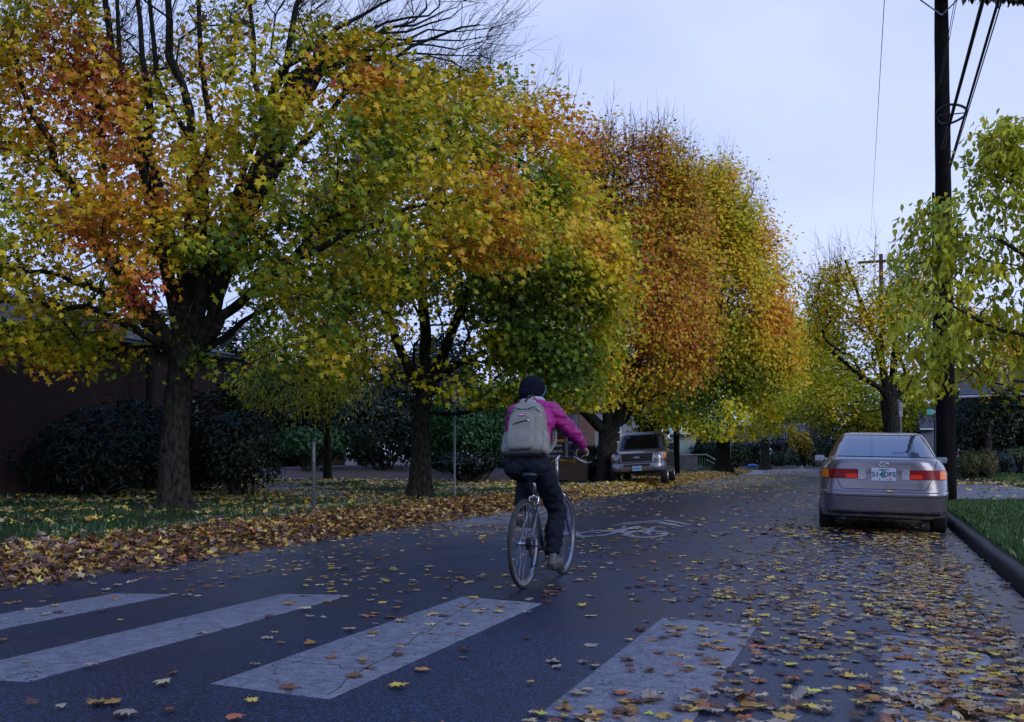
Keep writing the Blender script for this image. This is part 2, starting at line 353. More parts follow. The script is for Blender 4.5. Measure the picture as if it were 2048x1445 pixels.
class Skeleton:
    def __init__(s, pts, r): s.P = [np.array(p, float) for p in pts]; s.par = [-1]+list(range(len(pts)-1)); s.tip = [0]*len(pts); s.minr = list(r); s.fixed = len(pts)
    def limb(s, pts, r, start=None):
        k = start if start is not None else int(np.argmin([np.linalg.norm(p-np.array(pts[0])) for p in s.P[:s.fixed]]))
        for p, rr in zip(pts, r): s.P.append(np.array(p, float)); s.par.append(k); s.minr.append(rr); s.tip.append(0); k = len(s.P)-1
def grow(sk, targets, rng, bow=.12, jit=.06, seglen=.45, skip=1):
    order = np.argsort(np.linalg.norm(targets - sk.P[sk.fixed-1], axis=1)); chains = []
    P = np.zeros((len(sk.P)+len(targets)*14+10, 3)); L_ = np.zeros(len(P)); n = len(sk.P)
    for i in range(n): P[i] = sk.P[i]; L_[i] = 0 if sk.par[i] < 0 else L_[sk.par[i]] + np.linalg.norm(P[i]-P[sk.par[i]])
    par = list(sk.par); minr = list(sk.minr)
    for ti in order:
        t = targets[ti]; lo = min(max(sk.fixed-2, 1), n-1)*skip
        d = np.linalg.norm(P[lo:n]-t, axis=1); cost = d + .22*L_[lo:n] + .5*np.maximum(P[lo:n, 2]-t[2]+.1, 0)
        k = int(np.argmin(cost))+lo; a = P[k].copy(); D = t-a; dl = np.linalg.norm(D)
        m = int(min(max(1, round(dl/seglen)), 12)); ch = []; prev = k
        up = np.array([0, 0, 1.]) - (D/dl)*(D[2]/dl)
        off = rng.normal(size=3)*jit*dl
        for q in range(1, m+1):
            u = q/m; p = a + D*u - up*bow*dl*math.sin(math.pi*u)*.9 + off*math.sin(math.pi*u) + (rng.normal(size=3)*.03 if q < m else 0)
            P[n] = p; L_[n] = L_[prev]+np.linalg.norm(p-P[prev]); par.append(prev); minr.append(0); prev = n; ch.append(n); n += 1
        chains.append(ch)
    return P[:n], par, minr, chains
def tree(name, label, cat, base, spec, group=None):
    """spec: trunk [(point, radius)], limbs, ells, targets, leaves per target, size, colour fn, keep fn, outline"""
    rng = np.random.default_rng(spec.get('seed', 1)); base = np.array(base, float)
    root = thing(name, label, cat, tuple(base), group=group)
    sk = Skeleton([p for p, r in spec['trunk']], [r for p, r in spec['trunk']])
    for l in spec.get('limbs', []): sk.limb([p for p, r in l], [r for p, r in l])
    ells = list(spec['ells'])
    for k in range(spec.get('lobes', 16)):
        e = spec['ells'][rng.integers(len(spec['ells']))]; d = norm(rng.normal(size=3)+[0, 0, .25]); kk = spec.get('lobe', .22)*(1+.9*rng.random())
        ells.append((e[0]+d*np.array(e[1])*(.92+.12*rng.random()), tuple(np.array(e[1])*kk), 5.0))
    T = samp_ell(ells, spec['targets'], rng, spec.get('shell', .5))
    zmin = spec.get('zmin', 0); T = T[T[:, 2] > zmin]
    if 'tkeep' in spec: T = T[spec['tkeep'](T, rng)]
    P, par, minr, chains = grow(sk, T, rng, spec.get('bow', .12), spec.get('jit', .06), spec.get('seg', .5))
    n = len(P); cnt = np.zeros(n)
    ischild = np.zeros(n, bool)
    for c in par:
        if c >= 0: ischild[c] = True
    for i in range(n-1, 0, -1):
        if not ischild[i]: cnt[i] += 1
        cnt[par[i]] += cnt[i]
    tip = spec.get('tip', .006); R = tip*np.maximum(cnt, 1)**spec.get('pw', .47); R = np.maximum(R, np.array(minr+[0]*(n-len(minr))))
    R = np.minimum(R, spec['trunk'][-1][1])
    nf = len(spec['trunk'])
    for i in range(nf): R[i] = spec['trunk'][i][1]
    A, B, ra, rb = [], [], [], []
    for i in range(nf, n):
        A.append(P[par[i]]); B.append(P[i]); rp = min(R[par[i]], max(R[i]*1.25, R[i])); ra.append(rp); rb.append(R[i])
    A, B, ra, rb = map(np.array, (A, B, ra, rb))
    Vs, Fs, o = [], [], 0
    for lo, hi, k in ((0, .015, 3), (.015, .06, 5), (.06, 9, 9)):
        q = (ra >= lo) & (ra < hi)
        if q.any():
            V, F = frusta(A[q], B[q], ra[q], rb[q], k)
            if k == 9: V = V + (snoise(V, 1.6, 5)*.012)[:, None]
            Vs.append(V); Fs.append(F+o); o += len(V)
    # bare whips
    if spec.get('whips'):
        ends = np.array([c[-1] for c in chains]); wl = spec['whiplen']
        ok = ends[spec['whipsel'](P[ends])] if 'whipsel' in spec else ends
        if len(ok):
            k = rng.choice(ok, spec['whips']); a = P[k]; d = norm(spec.get('whipdir', np.array([0, 0, 1.])) + rng.normal(size=(len(k), 3))*.38 + norm(a-P[nf-1])*.7)
            ln = wl*(.4+rng.random(len(k))); mid = a+d*ln[:, None]*.5+rng.normal(size=(len(k), 3))*.05; e = a+d*ln[:, None]+np.array([0, 0, .12])*ln[:, None]
            V, F = frusta(np.concatenate([a, mid]), np.concatenate([mid, e]), np.concatenate([ln*0+tip*.9, ln*0+tip*.6]), np.concatenate([ln*0+tip*.6, ln*0+tip*.3]), 3)
            Vs.append(V); Fs.append(F+o); o += len(V)
            a2 = np.repeat(mid, 2, 0); d2 = norm(np.repeat(d, 2, 0)+rng.normal(size=(len(a2), 3))*.55); e2 = a2+d2*(np.repeat(ln, 2)*.4)[:, None]
            V, F = frusta(a2, e2, np.full(len(a2), tip*.55), np.full(len(a2), tip*.25), 3); Vs.append(V); Fs.append(F+o); o += len(V)
    # trunk as one lumpy tube with root flare
    tp = [p for p, r in spec['trunk']]; tr = [r for p, r in spec['trunk']]; mb = MB()
    fine = []; fr = []
    for i in range(len(tp)-1):
        for u in np.linspace(0, 1, 6, endpoint=False): fine.append(tp[i]+(tp[i+1]-tp[i])*u); fr.append(tr[i]+(tr[i+1]-tr[i])*u)
    fine.append(tp[-1]); fr.append(tr[-1]); nn = 20; mb.tube(fine, fr, nn)
    TV = np.array(mb.v); ax = np.repeat(np.array(fine), nn, 0); dd = TV-ax
    ang = np.arctan2(dd[:, 1], dd[:, 0]); hh = TV[:, 2]-base[2]
    k = 1 + .05*np.sin(ang*3+hh*2)+.05*np.sin(ang*7-hh*3+1) + .5*np.exp(-np.maximum(hh, 0)/.22)*(.5+.5*np.cos(ang*4+1)) + .22*np.exp(-np.maximum(hh, 0)/.3)
    TV = ax + dd*k[:, None]
    TF = np.array([f for f in mb.f if len(f) == 4])
    Vs.append(TV); Fs.append(TF+o)
    V = np.concatenate(Vs)-base; F = np.concatenate(Fs)
    soup('trunk', V, F, M_bark if spec.get('thickbark', True) else M_twig, root, smooth=True, ncorn=4)
    # leaves
    K = spec['leaves']
    if K:
        spread = spec.get('spread', .32); pts = []; 
        for c in chains:
            c = c[-min(len(c), spec.get('lastn', 3)):]
            pts.append(P[rng.choice(c, K)])
        LP = np.concatenate(pts); u = rng.random((len(LP), 1)); 
        sp = rng.normal(size=LP.shape)*spread*np.array([1, 1, .75]); LP = LP + sp; LP[:, 2] -= spread*.25
        LP = LP[LP[:, 2] > zmin]
        if 'keep' in spec: LP = LP[spec['keep'](LP, rng)]
        cen = spec.get('centre', P[nf-1]); outw = norm(LP-cen); 
        Nn = outw*spec.get('outw', .8) + np.array([0, 0, .55]) + rng.normal(size=LP.shape)*.5
        col = spec['colour'](LP, rng); size = spec['size']*(.65+.6*rng.random(len(LP)))
        V, F, cc = leaf_arrays(LP-base, Nn, size, col, spec['outline'], rng, spec.get('down', .6), spec.get('curl', .35))
        soup('crown', V, F, spec.get('lmat', M_leaf), root, cc)
    return root
def colfn(t0, amp=.2, freq=.35, jit=.07, seed=3, bias=None, gain=1.0):
    def f(LP, rng):
        t = t0 + amp*snoise(LP, freq, seed) + amp*.5*snoise(LP, freq*2.7, seed+9) + rng.normal(0, jit, len(LP))
        if bias: t = t + bias(LP)
        c = pal(t)*(.8+.4*rng.random((len(LP), 1)))*gain
        br = rng.random(len(LP)) < .03; c[br] = np.array([.12, .07, .05])
        return c
    return f
def gauss(LP, spots):
    x, y, Z = proj(LP); b = np.zeros(len(LP))
    for cx, cy, rx, ry, a in spots: b += a*np.exp(-((x-cx)/rx)**2-((y-cy)/ry)**2)
    return b

# ------------------------------------------------------------------ setting: ground, road, kerbs, lawns, paths
def struct(o): o['kind'] = 'structure'; return o
def sheet(name, fn, us, vs, m):
    """fn(u,v)->(x,y,z) over two lists of parameters"""
    V = np.array([fn(u, v) for v in vs for u in us]); n = len(us)
    F = np.array([(j*n+i, j*n+i+1, (j+1)*n+i+1, (j+1)*n+i) for j in range(len(vs)-1) for i in range(n-1)])
    return struct(soup(name, V, F, m, smooth=True, ncorn=4))
ys = list(np.linspace(-14, 110, 90))
sheet('ground', lambda x, y: (x, y, -.30), np.linspace(-900, 900, 5), np.linspace(-300, 1500, 5), M_soil)
def crest(y): return -0.0016*max(y-78, 0)**2
sheet('road', lambda x, y: (x+float(bend(y)), y, road_z(x+float(bend(y)), y)+crest(y)), list(np.linspace(X0, XC, 9))+list(np.linspace(XC, X1-.02, 9))[1:], ys, M_road)
def lawn_z(x, y):
    d = X0+float(bend(y))-x
    return min(.03, -.125+d*.13) + .015*math.sin(x*1.3)*math.sin(y*.9) + min(max(d-1.5, 0)*.012, .12) + crest(y)
sheet('left_verge', lambda d, y: (X0+float(bend(y))-d, y, lawn_z(X0+float(bend(y))-d, y)), [-.05, .1, .2, .35, .6, 1, 1.6, 2.4, 3.4, 5, 7, 9, 12, 16, 22, 30, 50, 90], ys, M_grassg)
# right verge: kerb top about level with the crown
def rz(x, y): return .0 + min(max(x-1.4, 0)*.02, .1) + (.035*min(max(x-3.6, 0), 6) if y > 36 else 0) + crest(y)
sheet('right_verge', lambda x, y: (x + float(bend(y)), y, rz(x, y)), [1.285, 1.6, 2, 2.6, 3.4, 4.4, 6, 9, 14, 22, 40, 90], list(np.linspace(-14, 36, 30))+list(np.linspace(36.5, 110, 30)), M_grassg)
def kerb(name, y0, y1):
    us = [(X1-.005, -.20), (X1-.002, -.03), (X1+.02, .0), (X1+.05, .006), (X1+.115, .006), (X1+.13, -.006), (X1+.135, -.2)]
    n = 40; V = []; 
    for j in range(n+1):
        y = y0+(y1-y0)*j/n
        V += [(a+float(bend(y))+.006*math.sin(y*3.1), y, b+.004*math.sin(y*5)+crest(y)) for a, b in us]
    k = len(us); F = [(j*k+i, j*k+i+1, (j+1)*k+i+1, (j+1)*k+i) for j in range(n) for i in range(k-1)]
    return struct(soup(name, np.array(V), np.array(F), M_kerb, smooth=True, ncorn=4))
kerb('kerb', -12, 23.7); kerb('kerb', 38.2, 90)
# concrete gutter strip
def strip(name, poly, z, m, n=1):
    return struct(MB().add([(p[0], p[1], (z(p[0], p[1]) if callable(z) else z)) for p in poly], [tuple(range(len(poly)))]).build(name, m))
rzf = lambda dz: (lambda x, y: road_z(x, y)+dz)
strip('gutter', [(X1-.42, -4), (X1-.03, -4), (X1-.03, 19), (X1-.42, 19)], rzf(.004), mat('gutter_concrete', (.017, .021, .038), .32, var=.25, scale=5, bump=.4, bscale=90, rvar=.1))
# crosswalk bars (worn paint), gently subdivided outline
rngm = random.Random(4)
for cx, ya, yb, wd in ((-5.32, 3.35, 6.35, .58), (-3.87, 3.5, 6.48, .58), (-2.45, 3.7, 6.6, .6), (-.98, 3.88, 6.45, .6), (.33, 3.95, 6.55, .56)):
    V = []; n = 70; 
    for j in range(n+1):
        y = ya+(yb-ya)*j/n
        for x in (cx-wd/2, cx-wd/2+.010, cx-wd/6, XC if abs(cx-XC) < wd/2-.02 else cx, cx+wd/6, cx+wd/2-.010, cx+wd/2):
            ed = abs(abs(x-cx)-wd/2) < .002; e = rngm.uniform(-.003, .003) if ed else 0
            V.append((x+e, y+(rngm.uniform(-.004, .004) if j in (0, n) else 0), road_z(x, y)+(.0006 if ed or j in (0, n) else .0042)))
    F = [(j*7+i, j*7+i+1, (j+1)*7+i+1, (j+1)*7+i) for j in range(n) for i in range(6)]
    struct(soup('crosswalk_marking', np.array(V), np.array(F), M_paint if cx < -2 else M_paint_old, ncorn=4))
# bicycle symbol and chevrons painted on the lane
mb = MB(); zz = lambda x, y: road_z(x, y)+.004
def flatring(cx, cy, rx, ry, w, n=40):
    V = []; 
    for i in range(n):
        a = 2*math.pi*i/n
        for q in (1, 0):
            x = cx+(rx-w*q)*math.cos(a); y = cy+(ry-w*2.2*q)*math.sin(a); V.append((x, y, zz(x, y)))
    mb.add(V, [(2*i, 2*((i+1) % n), 2*((i+1) % n)+1, 2*i+1) for i in range(n)])
def flatline(pts, w):
    for (a, b) in zip(pts, pts[1:]):
        d = Vector((b[0]-a[0], b[1]-a[1])).normalized(); p = Vector((-d.y, d.x))*w/2
        q = [(a[0]-p.x, a[1]-p.y), (b[0]-p.x, b[1]-p.y), (b[0]+p.x, b[1]+p.y), (a[0]+p.x, a[1]+p.y)]
        zz_ = .004+.0006*len(mb.f) % .003
        mb.add([(x, y, road_z(x, y)+zz_) for x, y in q], [(0, 1, 2, 3)])
sxo, syo = -3.05, 12.6
flatring(sxo-.33, syo, .27, .60, .075); flatring(sxo+.33, syo+.05, .27, .60, .075)
flatline([(sxo-.33, syo), (sxo-.12, syo+.95), (sxo+.22, syo+.9), (sxo, syo+.05), (sxo-.12, syo+.95)], .07)
flatline([(sxo+.33, syo+.05), (sxo+.2, syo+1.15), (sxo+.36, syo+1.2)], .07)
flatline([(sxo-.05, syo+.15), (sxo-.14, syo+.6), (sxo+.02, syo+1.0), (sxo-.1, syo+1.35)], .11)
for dy in (1.55, 2.05):
    for sgn in (-1, 1): flatline([(sxo+.02, syo+dy+.75), (sxo+.02+sgn*.52, syo+dy)], .12)
struct(mb.build('bike_lane_marking', mat('bright_road_paint', (.20, .21, .25), .5, var=.15, scale=20)))
# tar-dark joints in the old surface by the gutter
def seam(pts, w=.012):
    m_ = MB()
    for a, b in zip(pts, pts[1:]):
        d = Vector((b[0]-a[0], b[1]-a[1])).normalized(); p = Vector((-d.y, d.x))*w/2
        m_.add([(x, y, road_z(x, y)+.0066) for x, y in ((a[0]-p.x, a[1]-p.y), (b[0]-p.x, b[1]-p.y), (b[0]+p.x, b[1]+p.y), (a[0]+p.x, a[1]+p.y))], [(0, 1, 2, 3)])
    struct(m_.build('road_seam', mat('tar_joint', (.004, .004, .006), .5)))
rs = random.Random(8)
seam([(.36+rs.uniform(-.006, .006), 1+.4*k) for k in range(34)]); seam([(.70+rs.uniform(-.004, .004)-.001*k, 1+.5*k) for k in range(35)], .010)
seam([(-2.20-.02*k+rs.uniform(-.02, .02), 3.75+.14*k) for k in range(20)], .004); seam([(-2.72+.07*k+rs.uniform(-.02, .02), 4.25+rs.uniform(-.03, .03)) for k in range(8)], .004)
seam([(-6.6+.5*k+rs.uniform(-.05, .05), 9.2+.06*k+rs.uniform(-.05, .05)) for k in range(12)], .014)
# leftover paint arrow tip at the bottom of the picture
strip('paint_mark', [(-2.07, 3.14, 0)[:2], (-1.93, 3.10), (-1.93, 3.13), (-2.05, 3.19), (-2.2, 3.13), (-2.19, 3.10)], rzf(.004), M_paint)
# right side: sidewalk / driveway crossing, path on the left
def gpoly(name, pix, z, m):
    P = [gp(x, y, z) for x, y in pix]; return struct(MB().add([tuple(p) for p in P], [tuple(range(len(P)))]).build(name, m))
def slab(name, pts, z, m):
    o = MB().prism(pts, z-.22, z).build(name, m); return struct(o)
slab('driveway', [(1.34, 23.6), (9, 22.9), (26, 23.6), (26, 33), (12, 34.6), (5, 36.2), (1.34, 38.5)], .055, M_conc)
strip('driveway_apron', [(X1-.03, 23.8), (1.345, 23.8), (1.345, 38), (X1-.03, 38)], lambda x, y: -.11 if x < 1.2 else .05, M_conc)
pa = [gp(-60, 1100, .08)[:2], gp(560, 1010, .08)[:2], gp(745, 1000, .08)[:2], gp(745, 1006, .08)[:2], gp(560, 1022, .08)[:2], gp(-60, 1118, .08)[:2]]
strip('footpath', [tuple(p) for p in pa], lambda x, y: lawn_z(x, y)+.012, M_conc)
pb = [gp(520, 962, .15)[:2], gp(640, 974, .15)[:2], gp(765, 992, .15)[:2], gp(765, 998, .15)[:2], gp(600, 985, .15)[:2], gp(520, 972, .15)[:2]]
strip('garden_path', [tuple(p) for p in pb], lambda x, y: lawn_z(x, y)+.02, M_conc)
# mulch bed mound behind the second maple
c0 = gp(690, 962, .1)
mbm = MB(); 
def mf(u, v):
    x = (u-.5)*16; y = (v-.5)*9; h = .62*max(0, 1-(2*u-1)**2)**.5*max(0, 1-(2*v-1)**2)**.7
    p = np.array([c0[0]-.5, c0[1]+4.5]) + x*_r[:2]*1.0 + y*np.array(_f[:2])/np.linalg.norm(_f[:2]); return (p[0], p[1], h-.02+.05*math.sin(x*2)*math.sin(y*3))
mbm.grid(mf, 40, 24); struct(mbm.build('mulch_mound', M_mulch, smooth=True))
# leaf pile bed along the left kerb
V = []; xs_ = np.linspace(-1.6, .35, 14); yy_ = np.linspace(0, 95, 160)
def pile(d): return .05*math.exp(-((d+.5)/.55)**2)
for y in yy_:
    for d in xs_:
        b = float(bend(y)); x = X0+d+b; V.append((x, y, (-.135 if d > -.05 else lawn_z(x, y)) + pile(d)*(1+.3*math.sin(y*2.3)+.2*math.sin(y*5.1+d*4)) + (.0 if -1.5 < d < .3 else -.03)+.004+(crest(y) if d > -.05 else 0)))
F = [(j*14+i, j*14+i+1, (j+1)*14+i+1, (j+1)*14+i) for j in range(159) for i in range(13)]
tag(soup('leaf_litter_bank', np.array(V), np.array(F), M_litter, smooth=True, ncorn=4), 'matted brown leaf litter banked along the left kerb', 'leaf litter', kind='stuff')

# ------------------------------------------------------------------ fallen leaves
GP = np.array([(.60, .44, .07), (.48, .31, .06), (.34, .19, .05), (.17, .075, .035), (.46, .37, .20), (.30, .24, .19), (.55, .52, .08), (.09, .045, .035), (.38, .12, .05)])
def gcol(n, rng, wts): return GP[rng.choice(len(GP), n, p=np.array(wts)/sum(wts))]*(.75+.5*rng.random((n, 1)))
W_ROAD = (1.3, 1.6, 2.8, 3.0, 2.2, 5.0, .5, 2.2, .8); W_PILE = (1.5, 2.8, 4, 6, 1.3, .8, .3, 5.5, 1); W_LAWN = (3.2, 3, 1.5, .8, 3, 1.8, 1.2, .4, .2); W_FAR = (3, 4, 3, 1, 2, .6, .5, .3, .3)
def scatter(name, label, xy, z, wts, size, outline, seed, tilt=.05, curl=.10, lift=.006, m=None):
    rng = np.random.default_rng(seed); n = len(xy); P = np.column_stack([xy, z + lift + .012*rng.random(n)])
    Nn = np.column_stack([rng.normal(0, tilt, n), rng.normal(0, tilt, n), np.ones(n)])
    V, F, cc = leaf_arrays(P, Nn, size*(.55+.75*rng.random(n)), gcol(n, rng, wts), outline, rng, 0, curl)
    return tag(soup(name, V, F, m or M_ground_leaf, None, cc), label, 'fallen leaves', kind='stuff')
rg = np.random.default_rng(11)
def pts(n, x0, x1, y0, y1, dens):
    P = np.column_stack([x0+(x1-x0)*rg.random(n), y0+(y1-y0)*rg.random(n)]); return P[rg.random(n) < dens(P)]
def clump(P, f, s): return np.clip(.5+.7*snoise(np.column_stack([P, P[:, 0]*0]), f, s), 0.05, 1)
def rzv(P): return -.032*np.abs(P[:, 0]-bend(P[:, 1])-XC)
# right parking lane: thick, patchy, densest toward its left edge and the gutter drift
def dR(P):
    x, y = P[:, 0], P[:, 1]; edge = 1/(1+np.exp(-(x+1.22+.25*np.sin(y*.9))/.16)); dr = np.exp(-((x-.45-.12*np.sin(y*1.3))/.28)**2)
    return edge*(.45+.55*clump(P, .8, 3))*(.36+1.5*dr)*(1-.75*np.exp(-((x-1.0)/.12)**2))
PR = pts(18000, -2.2, 1.14, 1.5, 16, dR)
nearR = PR
PR2 = pts(15000, -2.6, 1.14, 16, 70, lambda P: np.exp(-((P[:, 0]-bend(P[:, 1])-.1)/1.1)**2)*.55)
PM = pts(11000, -5.5, -1.2, 1.5, 36, lambda P: clump(P, .35, 8)*np.where(P[:, 1] < 7, .22, .34)*np.where(P[:, 0] > -2.2, .3, 1))
PL = pts(9500, X0-.1, -4.6, 1.5, 60, lambda P: np.clip(np.exp(-(P[:, 0]-X0)/1.1), 0, 1)*clump(P, .5, 5)+.06)
PX = pts(10000, -6.5, 0, 30, 75, lambda P: clump(P, .12, 21)*.6*np.exp(-((P[:, 0]-bend(P[:, 1])+5.6)/2.4)**2)); PX[:, 0] += 0
# the leaves that show largest are single objects; the others are ground cover
cand = np.concatenate([PR, PM, PL]); cam2 = np.array([0, 0]); q = np.column_stack([cand, np.zeros(len(cand))])
px_, py_, Z_ = proj(q); vis = (px_ > -20) & (px_ < 2070) & (py_ < 1470) & (Z_ > 1)
score = np.where(vis, Z_, 1e9); idx = np.argsort(score)[:300]; big = cand[idx]; far_ = np.delete(cand, idx, 0)
far_ = far_[~((np.delete(Z_, idx) < 3.2))] if False else far_
zf = rzv(far_)
nr = np.linalg.norm(far_, axis=1) < 13
scatter('fallen_leaves', 'yellow and brown maple leaves strewn over the wet road', far_[nr], zf[nr], W_ROAD, .070, LEAF_HI, 31)
scatter('fallen_leaves', 'small distant leaves scattered over the road beyond the parked car', np.concatenate([far_[~nr], PR2]), np.concatenate([zf[~nr], rzv(PR2)]), W_ROAD, .10, LEAF_LOW, 32)
scatter('fallen_leaves', 'tan leaves blown across the road near the left kerb in the distance', PX, rzv(PX), W_FAR, .13, LEAF_LOW, 33)
PP = pts(100000, X0-2.4, X0+.5, 3, 75, lambda P: np.exp(-((P[:, 0]-X0+.5)/.7)**2)*(.35+.65*np.exp(-P[:, 1]/30))); dP = PP[:, 0]-X0
zP = np.where(dP > -.05, -.135, np.minimum(.03, -.125-dP*.13)) + .05*np.exp(-((dP+.5)/.6)**2) + .05*rg.random(len(PP))
PP[:, 0] += bend(PP[:, 1])
npile = np.linalg.norm(PP-[X0, 4], axis=1) < 22
scatter('leaf_pile', 'bank of brown and gold maple leaves heaped along the near left kerb', PP[npile], zP[npile], W_PILE, .088, LEAF_MID, 34, tilt=.45, curl=.6, lift=.01)
scatter('leaf_pile', 'bank of golden leaves along the left kerb farther down the street', PP[~npile], zP[~npile], W_FAR, .115, LEAF_LOW, 35, tilt=.5, curl=.5, lift=.01)
def lz(P): return np.array([lawn_z(x, y) for x, y in P])
PG = pts(85000, -27, X0-.6, 8, 64, lambda P: (.42+.58/(1+np.exp(-(P[:, 1]-18)/2.5)))*clump(P, .3, 14)*np.where(P[:, 1] > 30, .55, 1))
scatter('lawn_leaves', 'yellow and tan leaves scattered on the shaded left lawn and under the maples', PG, lz(PG), W_LAWN, .105, LEAF_MID, 36, tilt=.35, curl=.5, lift=.03)
PRL = pts(5000, 1.4, 12, 10, 45, lambda P: clump(P, .4, 17)*.8)
scatter('lawn_leaves', 'scattered leaves on the right grass verge, driveway and bank', PRL, np.array([rz(x, y) if not 23 < y < 36.5 else .06 for x, y in PRL]), W_LAWN, .10, LEAF_MID, 37, tilt=.3, lift=.03)
PRD = pts(9000, 1.4, 16, 32, 39, lambda P: np.exp(-((P[:, 1]-36.0+.12*(P[:, 0]-5))/1.0)**2))
scatter('drift_leaves', 'drift of tan leaves along the far edge of the driveway', PRD, np.full(len(PRD), .10), W_LAWN, .11, LEAF_LOW, 38, tilt=.3)
# single near leaves
rb = np.random.default_rng(77)
CN = ['yellow', 'golden', 'tan', 'dark brown', 'cream', 'grey-brown', 'lime yellow', 'blackened', 'rusty red']
bars = ((-5.32, 3.35, 6.35), (-3.87, 3.5, 6.48), (-2.45, 3.7, 6.6), (-.98, 3.88, 6.45), (.33, 3.95, 6.55))
BN = ['leftmost', 'second', 'middle', 'fourth', 'rightmost']
wts = np.array(W_ROAD)/sum(W_ROAD)
for i, (x, y) in enumerate(big):
    ci = rb.choice(9, p=wts); z = float(rzv(np.array([[x, y]]))[0])
    tl = .05 if rb.random() < .86 else .4
    Nn = np.array([[rb.normal(0, tl), rb.normal(0, tl), 1]]); col = (GP[ci]*(.8+.4*rb.random()))[None]
    cu = .10 if tl < .3 else .55
    sz_ = .080*(.55+.75*rb.random())
    V, F, cc = leaf_arrays(np.zeros((1, 3)), Nn, np.array([sz_]), col, LEAF_HI, rb, 0, cu)
    V = V - np.array([0, 0, V[:, 2].min()*.8])
    o = soup('fallen_leaf', V, F, M_ground_leaf, None, cc); o.location = (x, y, z+.011)
    on = next((BN[k] for k, b in enumerate(bars) if abs(x-b[0]) < .3 and b[1] < y < b[2]), None)
    if on: where = 'on the %s crosswalk bar' % on
    elif x > X1-.45: where = 'on the gutter strip by the right kerb'
    elif y < 3.6: where = 'on wet asphalt before the crosswalk bars'
    elif y > 6.6: where = 'on wet asphalt beyond the crosswalk bars'
    else:
        kk = max([k for k, b in enumerate(bars) if x > b[0]] or [-1])
        where = 'on asphalt left of the leftmost crosswalk bar' if kk < 0 else ('on asphalt between the rightmost crosswalk bar and the gutter' if kk == 4 else 'on asphalt between the %s and %s crosswalk bars' % (BN[kk], BN[kk+1]))
    st = ('curled ' if tl > .3 else 'flat ') + ('small ' if sz_ < .058 else 'large ' if sz_ > .083 else '')
    where = where + (', near end' if y < 4.6 else ', far end' if y > 5.6 else ', middle') if on else where
    tag(o, st+CN[ci]+' maple leaf '+where, 'fallen leaf', st+CN[ci]+' leaves '+where)

# ------------------------------------------------------------------ grass
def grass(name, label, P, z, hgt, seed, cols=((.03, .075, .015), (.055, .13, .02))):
    r = np.random.default_rng(seed); n = len(P); a = r.random(n)*6.28; wv = .008+.008*r.random(n); d = np.column_stack([np.cos(a), np.sin(a), a*0])
    b = np.column_stack([P, z]); tip = b + np.column_stack([r.normal(0, .35, n), r.normal(0, .35, n), np.ones(n)])*(hgt*(.5+r.random(n)))[:, None]
    V = np.stack([b-d*wv[:, None], b+d*wv[:, None], tip], 1).reshape(-1, 3); F = np.arange(3*n).reshape(-1, 3)
    t = r.random((n, 1)); c = np.array(cols[0])*(1-t)+np.array(cols[1])*t
    return tag(soup(name, V, F, M_blade, None, np.repeat(c, 3, 0)), label, 'grass', kind='stuff')
PQ = pts(90000, 1.34, 7, 8.5, 23.5, lambda P: (P[:, 0] < 7+0*P[:, 1])*1.0)
grass('grass', 'short dark green grass on the near right verge', PQ, np.array([rz(x, y) for x, y in PQ]), .075, 1)
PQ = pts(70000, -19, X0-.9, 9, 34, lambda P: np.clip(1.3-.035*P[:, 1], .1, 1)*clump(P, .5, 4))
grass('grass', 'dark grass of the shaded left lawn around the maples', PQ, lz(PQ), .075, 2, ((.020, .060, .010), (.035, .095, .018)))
PQ = pts(36000, 4.5, 24, 35.5, 52, lambda P: 1.0+0*P[:, 0])
grass('grass', 'green grass on the bank beyond the driveway', PQ, np.array([rz(x, y) for x, y in PQ]), .10, 3)

